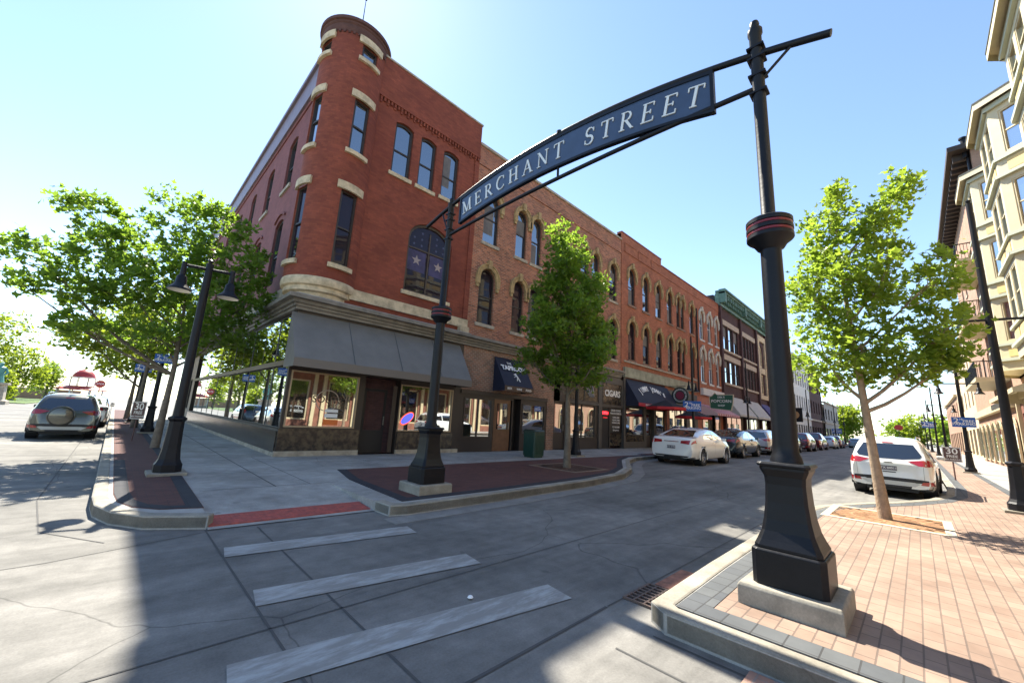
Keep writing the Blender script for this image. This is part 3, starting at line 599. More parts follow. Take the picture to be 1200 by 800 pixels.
door(A, FN, 6.1, 6.95, 0.16, 2.35, M_dark, M_gl_2nd, d=-0.40, gt=0.09)
ring2 = lambda rx, rz: [(7.66 + rx * math.cos(2 * PI * k / 24), 1.38 + rz * math.sin(2 * PI * k / 24) + rx * .5 * math.cos(2 * PI * k / 24)) for k in range(24)]
MB().fprism(FN, ring2(0.24, 0.16), -0.025, -0.018).build('oval_neon_sign', mat('neon_blue', (0.05, 0.08, 0.5), 0.4, emit=((0.12, 0.15, 1.0), 0.4)), A)
MB().band(FN, ring2(0.27, 0.20), ring2(0.24, 0.16), -0.025, -0.012).build('neon_ring', mat('neon_red', (0.7, 0.08, 0.03), 0.4, emit=((1.0, 0.12, 0.04), 0.5)), A)
aw = awning(A, FN, 3.36, 9.75, 4.42, 2.95, 2.70, 0.95, M_awn, mat('brown_valance', (0.16, 0.14, 0.12), 0.6))
m = MB()
for a in (5.1, 6.75, 8.35): m.hexa([FN.P(a - .01, 0.02, 4.415), FN.P(a + .01, 0.02, 4.415), FN.P(a + .01, 0.955, 2.955), FN.P(a - .01, 0.955, 2.955), FN.P(a - .01, 0.02, 4.43), FN.P(a + .01, 0.02, 4.43), FN.P(a + .01, 0.962, 2.965), FN.P(a - .01, 0.962, 2.965)])
m.build('seam', mat('awning_seam', (0.09, 0.10, 0.105), 0.6), aw)
# ground floor, side
m = MB(); wall(m, FS, 13.03, 33.0, 0.15, 4.5, [(23.0, 19.8, 0.93, 4.45, 'flat')], 0.2); m.build('side_storefront', M_frame, A)
MB().fbox(FS, 13.1, 33, 0.004, 0.05, 0.26, 0.86).build('side_bulkhead', M_marble, A)
M_barm = mat('brown_transom_bar', (0.12, 0.085, 0.05), 0.5)
M_thin = mat('pale_glazing_bar', (0.10, 0.095, 0.085), 0.5)
shopwin(A, FS, 13.12, 14.7, 0.95, 4.42, M_thin, M_gl_side, t=0.022, d=-0.03, dep=.034)
for i in range(5): c = 16.4 + i * 3.3; shopwin(A, FS, c - 1.695, c + 1.6, 0.95, 4.42, M_thin, M_gl_side, t=0.022, mull=1, d=-0.03, dep=.034)
MB().fbox(FS, 13.05, 33, 0.031, 0.09, 2.80, 2.95).build('transom_bar', M_barm, A)
m = MB(); wall(m, FS, 33.0, 40, 0.15, 4.9, [(35, 2.2, 1.0, 3.0, 'flat'), (38, 1.2, 0.2, 2.6, 'flat')], 0.2); m.build('side_end_wall', mat('tan_plaster', (0.42, 0.33, 0.25), 0.8, var=0.2), A)
win(A, FS, 35, 2.2, 1.0, 3.0, 'flat', rail=0, glass=M_gl_side)

# ---------------------------------------------------------------- second front: mottled brick with stone arches
B = thing('brick_building', (9.98, 13.03, 0), 'mottled orange brick building with arched stone window hoods, joined to the deep red corner building', 'building', 'brick fronts on the shaded side of the street')
core(B, 10.0, 22.6, 13.4, 38, 0.15, 13.5); MB().box(10.05, 22.6, 13.4, 38, 13.5, 13.55).build('roof', M_roof, B)
b3 = [(10.98, 0.92), (13.0, 0.76), (14.13, 0.76), (16.3, 0.92), (18.47, 0.76), (19.6, 0.76), (21.65, 0.92)]
OPS = [(c, w, 9.38, 11.88, 'round') for c, w in b3] + [(c, w, 5.6, 8.15, 'round') for c, w in b3]
m = MB(); wall(m, FN, 9.985, 22.65, 4.93, 13.0, OPS, 0.24); m.fbox(FN, 9.985, 22.65, -0.3, 0.05, 13.0, 13.12)
m.fbox(FN, 9.985, 22.65, -0.3, 0.02, 13.12, 13.95)
m.add([(22.65, 13.03, 4.9), (22.65, 13.5, 4.9), (22.65, 13.5, 13.9), (22.65, 13.03, 13.9)], [(0, 1, 2, 3)]); m.build('wall', M_brick2, B)
MB().fbox(FN, 9.99, 22.64, -0.3, 0.10, 13.951, 14.07).build('coping', M_stone, B)
for c, w, p, q, k in OPS: win(B, FN, c, w, p, q, k, glass=M_gl_2nd if p < 8 else M_gl_up, sill=M_stone, hood='arch', hoodm=mat('ochre_stone_hood', (0.42, 0.30, 0.14), 0.8, var=0.4, vscale=5), rail=0.5, frame=M_frame)
m = MB()
for d1, za, zb in ((0.10, 4.50, 4.60), (0.16, 4.60, 4.69), (0.24, 4.69, 4.80), (0.36, 4.80, 4.91)): m.fbox(FN, 10.003, 22.6, -0.05, d1, za + .001, zb)
m.build('storefront_cornice', M_cornm, B)
m = MB(); wall(m, FN, 9.98, 16.5, 2.62, 4.5, [], 0.1); m.fbox(FN, 15.45, 16.0, -0.2, 0.03, 0.15, 2.62); m.build('rough_brick_panel', M_rough, B)
m = MB(); wall(m, FN, 9.98, 15.45, 0.15, 2.618, [(10.98, 1.56, 0.72, 2.36, 'flat'), (12.45, 1.12, 0.15, 2.4, 'flat'), (13.33, 0.5, 0.15, 2.5, 'flat'), (14.5, 1.64, 0.9, 2.3, 'flat')], 0.35)
m.fbox(FN, 9.98, 15.45, 0.003, 0.06, 2.50, 2.66); m.build('storefront', mat('dark_brown_panelling', (0.028, 0.022, 0.02), 0.45), B)
shopwin(B, FN, 10.2, 11.76, 0.72, 2.36, M_frame, t=0.05, mull=1); shopwin(B, FN, 13.68, 15.32, 0.9, 2.3, M_frame, t=0.05)
door(B, FN, 11.95, 12.95, 0.16, 2.4, mat('brown_wood_door', (0.16, 0.075, 0.035), 0.45, var=0.3, vscale=6), gz=0.42, gt=0.17)
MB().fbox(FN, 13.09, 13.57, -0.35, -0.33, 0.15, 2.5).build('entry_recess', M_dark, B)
m = MB(); wall(m, FN, 16.0, 20.1, 0.15, 4.5, [(16.5, 0.9, 0.15, 2.6, 'flat'), (18.5, 2.6, 0.75, 2.6, 'flat')], 0.3); m.build('storefront', M_frame, B)
door(B, FN, 16.05, 16.95, 0.16, 2.6, M_frame, gt=0.12); shopwin(B, FN, 17.2, 19.8, 0.75, 2.6, M_frame, mull=1)
taw = awning(B, FN, 11.72, 13.55, 4.28, 2.98, 2.75, 0.78, M_navy, mat('wood_valance', (0.10, 0.06, 0.035), 0.7, var=0.5, vscale=12))
tl = math.atan2(0.77, 1.30)
text('lettering', "TAPROOT", 0.33, M_white, taw, plane_M(FN, 12.62, 0.36, 3.80, tl), 0.006, 1.0, bold=0.04)
text('lettering', "THE", 0.15, M_white, taw, plane_M(FN, 12.42, 0.24, 4.02, tl), 0.006)
m = MB()
for p, q, w in (((12.55, 3.55), (12.75, 3.4), .02), ((12.65, 3.58), (12.72, 3.42), .03), ((12.72, 3.42), (12.62, 3.25), .02), ((12.72, 3.42), (12.8, 3.22), .025), ((12.6, 3.45), (12.5, 3.4), .015)):
    f2 = lambda a, z: FN.P(a, 0.02 + (4.25 - z) / 1.30 * 0.77 + 0.02, z); m.tube([f2(*p), f2(*q)], w, 5)
m.build('running_figure_mark', M_white, taw)
for a, t_ in ((12.0, "BEER"), (12.6, "WINE"), (13.2, "FOOD")): text('lettering', t_, 0.13, M_white, taw, plane_M(FN, a, 0.805, 2.86), 0.003)
# cigar shop
m = MB(); wall(m, FN, 20.1, 23.15, 0.15, 4.75, [(21.7, 2.2, 2.72, 4.05, 'flat'), (20.95, 0.9 + .0, 0.15, 2.6, 'flat'), (22.2, 1.5, 0.15, 2.6, 'flat')], 0.25)
m.fbox(FN, 20.1, 20.42, 0.003, 0.07, 0.15, 4.4); m.fbox(FN, 22.96, 23.17, 0.003, 0.07, 0.15, 4.75); m.fbox(FN, 17.0, 20.1, 0.003, 0.07, 2.60, 2.76); m.fbox(FN, 17.0, 20.1, 0.003, 0.07, 4.02, 4.2); m.build('grey_storefront', M_gframe, B)
f = shopwin(B, FN, 20.6, 22.8, 2.72, 4.05, M_gframe, glass=M_marble, t=0.03); text('lettering', "CIGARS", 0.52, M_white, f, plane_M(FN, 21.75, -0.02, 3.42), 0.006, 1.0, bold=0.03)
f = shopwin(B, FN, 17.2, 20.05, 2.78, 4.0, M_gframe, glass=M_marble, t=0.03, mull=1, d=0.01)
m = MB()
for k in range(4): m.tube([FN.P(18.75 + k * 0.22, 0.06, 3.7), FN.P(18.9 + k * 0.2, 0.06, 3.35), FN.P(19.2 + k * 0.12, 0.06, 3.05)], [0.02, 0.045, 0.02], 6)
m.build('smoke_swirl_mark', mat('grey_lettering', (0.4, 0.4, 0.42), 0.6), f)
f = shopwin(B, FN, 20.5, 21.38, 0.16, 2.6, M_frame, glass=M_dark, t=0.05); text('lettering', "OPEN", 0.24, mat('red_neon', (0.8, 0.02, 0.02), 0.4, emit=((1, 0.02, 0.03), 2.2)), f, plane_M(FN, 20.92, -0.02, 2.22), 0.01)
MB().fbox(FN, 20.7, 21.15, -0.025, -0.015, 1.93, 1.98).build('neon_bar', mat('dim_red_neon', (0.4, 0.01, 0.01), 0.4, emit=((1, 0.02, 0.03), 0.3)), f)
MB().fbox(FN, 21.46, 22.94, -0.2, -0.10, 0.3, 1.02).build('bulkhead', M_marble, B)
MB().fbox(FN, 21.47, 22.93, -0.2, -0.06, 1.06, 2.58).build('poster_panel', mat('black_poster', (0.008, 0.008, 0.009), 0.3), B)
for i, (s_, sz) in enumerate((("CIGAR LOUNGE", 0.17), ("WALK IN HUMIDOR", 0.155), ("COFFEE | BEER", 0.13), ("LIQUOR | WINE", 0.13), ("HOOKAH | PIPES", 0.13), ("f 217 422 5000", 0.15), ("@thecigarlounge", 0.11))):
    text('lettering', s_, sz, M_white, B, plane_M(FN, 22.2, -0.052, (2.42, 2.24, 2.0, 1.84, 1.68, 1.42, 1.24)[i]), 0.003, 0.92)

# ---------------------------------------------------------------- third front
D = thing('brick_building', (22.65, 13.03, 0), 'orange-red brick building with ochre arched hoods above a navy sandwich shop awning', 'building', 'brick fronts on the shaded side of the street')
core(D, 22.7, 35.4, 13.4, 38, 0.15, 13.5); MB().box(22.7, 35.4, 13.4, 38, 13.5, 13.55).build('roof', M_roof, D)
cs = [(24.1, .95), (26.15, .95), (28.2, .95), (30.2, .95), (31.85, .72), (32.7, .72), (34.7, .85)]
OPS = [(c, w, 9.68, 12.3, 'round') for c, w in cs] + [(c, w, 5.85, 8.5, 'round') for c, w in cs]
m = MB(); wall(m, FN, 22.655, 35.4, 4.4, 13.3, OPS, 0.24); m.fbox(FN, 22.655, 28.7, -0.3, 0.05, 13.3, 14.55); m.fbox(FN, 28.7, 35.4, -0.3, 0.03, 13.3, 14.05)
for a in (23.05, 24.95, 26.95): m.fbox(FN, a, a + 0.06, 0.051, 0.09, 13.3, 13.9); m.fbox(FN, a, a + 1.6, 0.051, 0.085, 13.92, 13.98)
m.fbox(FN, 22.655, 22.95, 0.004, 0.045, 5.5, 13.3)
m.add([(22.655, 13.03, 13.8), (22.655, 13.4, 13.8), (22.655, 13.4, 14.5), (22.655, 13.03, 14.5)], [(0, 1, 2, 3)])
m.build('wall', M_brick3, D)
m = MB(); m.fbox(FN, 22.63, 28.73, -0.3, 0.08, 14.551, 14.64); m.fbox(FN, 28.731, 35.4, -0.3, 0.08, 14.051, 14.13); m.build('coping', mat('red_tile_coping', (0.22, 0.07, 0.05), 0.7), D)
M_och = mat('ochre_stone_hood', (0.42, 0.30, 0.14), 0.8)
for c, w, p, q, k in OPS: win(D, FN, c, w, p, q, k, glass=M_gl_2nd if p < 8 else M_gl_up, sill=M_rough, hood='arch', hoodm=M_och, rail=0.5)
MB().fbox(FN, 22.95, 35.3, 0.005, 0.1, 5.62, 5.72).build('sill_course', M_stone, D)
MB().fbox(FN, 22.95, 34.9, 0.003, 0.16, 4.62, 5.28).build('stone_beam', mat('grey_green_stone', (0.33, 0.33, 0.24), 0.8, var=0.4, vscale=2), D)
m = MB(); wall(m, FN, 23.17, 35.4, 0.15, 4.4, [(24.5, 2.5, 0.55, 2.75, 'flat'), (26.7, 1.2, 0.15, 2.75, 'flat'), (28.2, 1.5, 1.0, 2.75, 'flat'), (31.4, 3.4, 0.7, 3.4, 'flat'), (34.2, 1.2, 0.15, 2.8, 'flat')], 0.3); m.build('storefront', M_gframe, D)
shopwin(D, FN, 23.3, 25.7, 0.95, 2.72, M_frame, mull=0); MB().fbox(FN, 23.3, 25.7, -0.2, -0.05, 0.3, 0.94).build('bulkhead', M_marble, D)
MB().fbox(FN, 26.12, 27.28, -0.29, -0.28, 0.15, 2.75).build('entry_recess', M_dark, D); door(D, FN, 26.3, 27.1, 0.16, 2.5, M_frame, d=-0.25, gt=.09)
shopwin(D, FN, 27.5, 28.9, 1.0, 2.72, M_frame); shopwin(D, FN, 29.75, 33.05, 0.7, 3.4, M_frame, mull=2)
door(D, FN, 33.65, 34.75, 0.16, 2.7, M_frame)
MB().fbox(FN, 28.95, 29.6, 0.003, 0.08, 0.15, 4.6).build('orange_pier', M_brick3, D)
jaw = awning(D, FN, 23.2, 29.3, 4.58, 3.02, 2.80, 0.95, M_navy, mat('red_valance', (0.42, 0.02, 0.03), 0.6))
text('lettering', "FREAKY FAST   *   DELIVERY   *   CATERING", 0.17, M_white, jaw, plane_M(FN, 26.3, 0.975, 2.905), 0.003, 1.35)
tl = math.atan2(0.94, 1.56); word = "JIMMY JOHN'S"; PM = plane_M(FN, 26.0, 0.42, 3.98, tl)
for i, ch in enumerate(word):
    if ch == ' ': continue
    s_ = (i - 5.5) / 5.5; L_ = PM @ Matrix.Translation((s_ * 1.75, -0.34 * s_ * s_ + 0.12, 0)) @ Matrix.Rotation(-s_ * 0.42, 4, 'Z'); text('letter', ch, 0.5, M_white, jaw, L_, 0.008, 0.85, bold=0.045)
text('lettering', "GOURMET SANDWICHES", 0.2, M_white, jaw, plane_M(FN, 26.1, 0.58, 3.52, tl), 0.006, 1.05)
# round blade sign
rs = thing('round_sign', (29.6, 12.1, 0), 'round dark hanging sign with a red centre beside the navy awning', 'sign')
Fx = Fr((29.6, 12.55, 0), (0, -1, 0), (-1, 0, 0)); cir = lambda r, c=(0.45, 3.95): [(c[0] + r * math.cos(2 * PI * k / 28), c[1] + r * math.sin(2 * PI * k / 28)) for k in range(28)]
F45 = Fr((24.9 + 4.0, 12.0, 0), (0.94, -0.34, 0), (-0.34, -0.94, 0))
MB().fprism(Fx, cir(0.62), -0.06, 0.06).build('disc', mat('sign_green_black', (0.02, 0.035, 0.03), 0.5), rs)
MB().band(Fx, cir(0.50), cir(0.38), 0.061, 0.07).build('ring', mat('sign_grey_ring', (0.25, 0.26, 0.25), 0.6), rs)
MB().fprism(Fx, cir(0.30), 0.061, 0.075).build('centre', mat('sign_dark_red', (0.20, 0.02, 0.05), 0.5), rs)
for k, ch in enumerate("RESTAURANT & BAR"):
    t = PI * 1.25 - k * 1.5 * PI / 15 ; 
    if ch != ' ': text('letter', ch, 0.12, M_white, rs, Matrix(((0, 0, -1, 29.6 - .072), (-1, 0, 0, 12.1 - 0.44 * math.cos(t)), (0, 1, 0, 3.95 + 0.44 * math.sin(t)), (0, 0, 0, 1))) @ Matrix.Rotation(t - PI / 2, 4, 'Z'), 0.003)
MB().tube([(29.6, 13.0, 4.62), (29.6, 11.7, 4.62)], 0.025, 6).build('bracket', M_black, rs)
for x, zz in ((24.9, 2.95), (29.3, 2.55)):
    u = thing('patio_umbrella', (x, 11.1, Z), 'black patio umbrella with red edge, ' + ('nearer of the two by the sandwich shop' if x < 26 else 'farther of the two by the sandwich shop'), 'umbrella', 'patio umbrellas')
    m = MB(); m.lathe((x, 11.1, 0), [(0, zz + .35), (0.15, zz + .3), (1.25, zz - .12)], 8); m.build('canopy', mat('black_cloth', (0.012, 0.01, 0.012), 0.8), u)
    MB().lathe((x, 11.1, 0), [(1.25, zz - .12), (1.27, zz - .28)], 8).build('edge', mat('red_cloth', (0.45, 0.015, 0.02), 0.7), u)
    MB().tube([(x, 11.1, Z), (x, 11.1, zz + .3)], 0.022, 6).build('pole', M_black, u); MB().lathe((x, 11.1, Z), [(0, 0.09), (0.24, 0.09), (0.26, 0)], 12).build('base', M_black, u)

# ---------------------------------------------------------------- fourth front: white hoods
E4 = thing('brick_building', (35.4, 13.03, 0), 'orange-red brick building with white window hoods and a pink striped awning', 'building', 'brick fronts on the shaded side of the street')
core(E4, 35.45, 41.75, 13.4, 38, 0.15, 13.5); MB().box(35.45, 41.7, 13.4, 38, 13.5, 13.55).build('roof', M_roof, E4)
cs = (37.0, 39.0, 40.9); OPS = [(c, .95, 9.6, 12.3, 'round') for c in cs] + [(c, .95, 5.7, 8.7, 'round') for c in cs]
m = MB(); wall(m, FN, 35.405, 41.75, 4.4, 13.3, OPS, 0.24); m.fbox(FN, 35.405, 41.75, -0.3, 0.03, 13.3, 14.05); m.build('wall', M_brick3, E4)
MB().fbox(FN, 35.405, 41.75, -0.3, 0.08, 14.051, 14.13).build('coping', mat('red_tile_coping', (0.22, 0.07, 0.05), 0.7), E4)
for c, w, p, q, k in OPS: win(E4, FN, c, w, p, q, k, sill=M_white_m, hood='arch', hoodm=mat('white_stone_hood', (0.62, 0.58, 0.48), 0.7, var=0.2), rail=0.5, frame=M_white_m, t=0.09)
MB().tube([FN.P(35.6, 0.1, 4.7), FN.P(35.6, 0.1, 12.2)], 0.07, 8).build('downpipe', M_black, E4)
MB().fbox(FN, 36.2, 41.7, 0.003, 0.25, 4.55, 5.15).build('white_fascia', M_white_m, E4)
m = MB(); wall(m, FN, 35.4, 41.75, 0.15, 4.4, [(38.7, 4.6, 0.4, 3.2, 'flat')], 0.3); m.build('storefront', mat('orange_red_panel', (0.40, 0.10, 0.04), 0.6, var=0.3), E4)
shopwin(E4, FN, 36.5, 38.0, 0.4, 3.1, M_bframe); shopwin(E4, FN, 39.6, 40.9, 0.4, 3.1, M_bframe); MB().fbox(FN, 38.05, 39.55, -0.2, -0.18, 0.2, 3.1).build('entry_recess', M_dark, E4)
awning(E4, FN, 36.0, 42.0, 3.75, 3.0, 2.8, 1.4, stripemat('pink_white_stripes', (0.62, 0.45, 0.45), (0.48, 0.14, 0.19), 0, 0.6))
ps = thing('popcorn_sign', (37.5, 12.2, 0), 'green hanging sign reading POPCORN above the pink striped awning', 'sign')
Fp = Fr((36.9, 11.0, 0), (0, -1, 0), (-1, 0, 0))
sh = [(-1.45, 3.45), (0.15, 3.30), (0.3, 3.9), (0.35, 4.55), (-0.9, 4.55), (-1.05, 4.7), (-1.3, 4.45), (-1.5, 4.4)]
MB().fprism(Fp, sh, -0.06, 0.06).build('board', mat('sign_green', (0.02, 0.10, 0.06), 0.5), ps)
cx_, cz_ = -0.55, 3.98; so_ = [(cx_ + (a - cx_) * 1.06, cz_ + (z - cz_) * 1.1) for a, z in sh]; MB().band(Fp, so_, sh, -0.07, 0.07).build('border', mat('sign_tan', (0.5, 0.45, 0.33), 0.6), ps)
for t_, sz, z in (("DEL'S", 0.24, 4.37), ("POPCORN", 0.34, 4.03), ("SHOP", 0.22, 3.66)): text('lettering', t_, sz, M_white, ps, Matrix(((0, 0, -1, 36.9 - .062), (-1, 0, 0, 11.58), (0, 1, 0, z), (0, 0, 0, 1))), 0.004)

# ---------------------------------------------------------------- green corniced block
G_ = thing('corniced_building', (41.75, 13.03, 0), 'dark brown brick block with a green metal cornice and triple windows', 'building')
core(G_, 41.8, 62.9, 13.4, 40, 0.15, 15.2, mat('black_party_wall', (0.035, 0.03, 0.032), 0.9)); MB().box(41.8, 62.9, 13.45, 40, 15.2, 15.25).build('roof', M_roof, G_)
bays = [(41.8, 48.6, 0), (48.6, 54.9, 0), (54.9, 59.2, 1), (59.2, 62.9, 1)]; OPS = []
for x0, x1, k in bays:
    if not k:
        n = 3 if x1 < 49 else 4; w = (x1 - x0 - 1.6) / n
        for i in range(n): c = x0 + 0.9 + w * (i + .5); OPS += [(c, w - .32, 9.7, 12.2, 'flat'), (c, w - .32, 6.3, 8.6, 'flat')]
    else:
        c = (x0 + x1) / 2; OPS += [(c, 1.5, 9.6, 12.4, 'round'), (c, 1.5, 6.2, 8.7, 'flat')]
m = MB(); wall(m, FN, 41.8, 62.9, 4.4, 14.3, OPS, 0.2); m.build('wall', M_brick4, G_)
m = MB()
for x in (41.8, 48.3, 54.6, 58.9, 62.5): m.fbox(FN, x, x + 0.45, 0.003, 0.22, 0.15, 14.2)
m.build('pilaster', M_brick4, G_)
for c, w, p, q, k in OPS: win(G_, FN, c, w, p, q, k, rail=0.5, glass=glassmat('bright_sky_glass', (0.02, 0.03, 0.04), 0.75), frame=M_frame if c < 54.9 else M_cream, t=0.05 if c < 54.9 else 0.2)
m = MB()
for x0, x1, k in bays:
    if not k:
        for z in (12.25, 8.65): m.fbox(FN, x0 + .7, x1 - .5, 0.003, 0.08, z, z + 0.55)
        for z in (9.5, 6.1): m.fbox(FN, x0 + .45, x1 - .0, 0.003, 0.14, z, z + 0.2)
m.build('stone_lintel', mat('buff_stone', (0.46, 0.39, 0.30), 0.8, var=0.2), G_)
m = MB()
for x0, x1, k in bays:
    if k: m.band(FN, [(x0 + .5, 5.6), (x1 - .1, 5.6), (x1 - .1, 13.6), (x0 + .5, 13.6)], [(x0 + 1.1, 6.1), (x1 - .75, 6.1), (x1 - .75, 12.9), (x0 + 1.1, 12.9)], 0.003, 0.16); m.fbox(FN, x0 + 1.1, x1 - .75, 0.004, 0.1, 8.8, 9.5)
m.build('carved_panel', M_cream, G_)
m = MB(); m.fbox(FN, 41.7, 63, -0.2, 0.25, 14.0, 14.2); m.fbox(FN, 41.75, 63, -0.2, 0.7, 15.25, 15.42); m.fbox(FN, 41.7, 63, -0.2, 0.85, 15.42, 15.6); m.fbox(FN, 41.7, 63, -0.25, 0.12, 14.2, 15.25)
for x0, x1, k in bays:
    n = int((x1 - x0) / 0.55)
    for i in range(1, n): a = x0 + (x1 - x0) * i / n; m.fbox(FN, a, a + 0.2, 0.12, 0.62, 14.75, 15.249); m.fbox(FN, a + .02, a + 0.18, 0.12, 0.45, 14.4, 14.75)
    m.fbox(FN, x0 - .05, x0 + 0.35, 0.12, 0.74, 14.3, 15.72)
m.build('cornice', M_greenc, G_)
m = MB(); wall(m, FN, 41.75, 62.9, 0.15, 4.4, [(45.2, 5.2, 0.4, 3.4, 'flat'), (51.6, 4.6, 0.4, 3.4, 'flat'), (58.5, 6.4, 0.4, 3.6, 'flat')], 0.3); m.build('storefront', M_frame, G_)
for a, b_ in ((42.7, 47.7), (49.4, 53.8), (55.4, 61.6)): shopwin(G_, FN, a, b_, 0.4, 3.4, M_bframe, mull=2)
M_aw2 = mat('pale_grey_awning', (0.46, 0.46, 0.43), 0.8, var=0.1); M_aw3 = mat('purple_blue_awning', (0.06, 0.05, 0.17), 0.8)
awning(G_, FN, 42.6, 48.2, 5.0, 3.2, 3.0, 1.3, M_aw2); awning(G_, FN, 48.9, 54.4, 5.0, 3.2, 3.0, 1.3, M_aw2); awning(G_, FN, 55.4, 62.3, 5.0, 3.3, 3.1, 1.3, M_aw3)

# ---------------------------------------------------------------- far fronts
def far_front(name, label, x0, x1, h, m, nw, zs, wm=None, trim=None, cat='building', gh=4.2):
    T = thing(name, (x0, 13.03, 0), label, cat); core(T, x0 + .03, x1 - .03, 13.4, 36, 0.15, h - .3, m); w = (x1 - x0) / nw
    ops = [(x0 + w * (i + .5), w * 0.45, z, z + 2.3, 'seg') for i in range(nw) for z in zs] + [(x0 + w * (i + .5), w * 0.7, 0.6, 3.2, 'flat') for i in range(nw)]
    q = MB(); wall(q, FN, x0 + .01, x1 - .01, 0.15, h, ops, 0.2); q.build('wall', m, T)
    q = MB(); q.fbox(FN, x0 + .01, x1 - .01, -0.3, 0.3, h, h + .25); q.fbox(FN, x0 + .01, x1 - .01, 0.003, 0.2, gh, gh + .3); q.build('cornice', trim or m, T)
    MB().box(x0 + .05, x1 - .05, 13.4, 36, h - .29, h - .2).build('roof', M_roof, T)
    for c, ww, p, q_, k in ops: win(T, FN, c, ww, p, q_, k, rail=0.5 if p > 4 else 0, glass=M_gl_up if p > 4 else M_gl_low, frame=wm or M_frame, t=0.06)
    return T
far_front('brick_building', 'tan trimmed dark brick front just beyond the green corniced block', 62.9, 75, 13.6, M_brick3, 5, (5.8, 9.6), trim=M_stone)
wb = far_front('white_building', 'white painted three storey building seen past the big sign post', 75, 88.5, 14.2, M_white_m, 7, (5.6, 9.6), trim=M_white_m)
far_front('brown_building', 'dark brown brick building beyond the white one', 88.5, 101.5, 13.7, M_brick4, 5, (5.6, 9.6), trim=M_stone)
far_front('low_building', 'low grey building at the far end of the shaded row', 104, 124, 8.4, mat('grey_render', (0.30, 0.28, 0.26), 0.8, var=0.2), 5, (5.0,), trim=M_stone)
for x0, x1, h, mm in ((91, 95.5, 4.8, M_aw2), (97, 101, 4.8, M_aw3)):
    MB()
hs = thing('hanging_sign', (66.5, 11.8, 0), 'dark square hanging sign with a round emblem on the far shaded side', 'sign')
Fh = Fr((66.5, 12.4, 0), (0, -1, 0), (-1, 0, 0)); MB().fprism(Fh, [(0, 3.3), (1.7, 3.3), (1.7, 5.2), (0, 5.2)], -.06, .06).build('board', M_black, hs)
MB().fprism(Fh, [(0.85 + 0.5 * math.cos(k * PI / 10), 4.25 + 0.5 * math.sin(k * PI / 10)) for k in range(20)], .061, .07).build('emblem', mat('tan_emblem', (0.4, 0.25, 0.12), 0.6), hs)

# ---------------------------------------------------------------- sunlit side: cream bay building
RB = thing('bay_window_building', (6, -4.4, 0), 'cream and yellow building with stacked bay windows on the sunlit side', 'building')
FR = Fr((0, -4.4, 0), (1, 0, 0), (0, 1, 0))
ends = [(5.3, 15.0), (12.65, 15.2), (20.0, 15.55), (27.35, 16.2), (34.7, 16.5)]
core(RB, 4.8, 37.8, -22, -4.8, 0.15, 15.6, M_tanbrick); MB().box(4.8, 37.8, -22, -4.8, 15.6, 15.65).build('roof', M_roof, RB)
ops = []
for xe, ze in ends[:-1]:
    for z in (5.6, 9.2, 12.8): ops.append((xe + 2.15, 1.1, z, z + 1.9, 'flat'))
m = MB(); wall(m, FR, 2.8, 38.0, 4.6, 15.2, ops, 0.2); m.fbox(FR, 2.8, 38.0, -0.4, 0.12, 15.2, 15.8); m.build('wall', M_tanbrick, RB)
for c, w, p, q, k in ops: win(RB, FR, c, w, p, q, k, sill=M_cream_t, hood='lintel', hoodm=M_cream_t, frame=M_cream_t)
M_sillg = mat('sage_trim', (0.42, 0.44, 0.34), 0.6)
M_bayglass = glassmat('bay_window_glass', (0.03, 0.05, 0.07), 0.45)
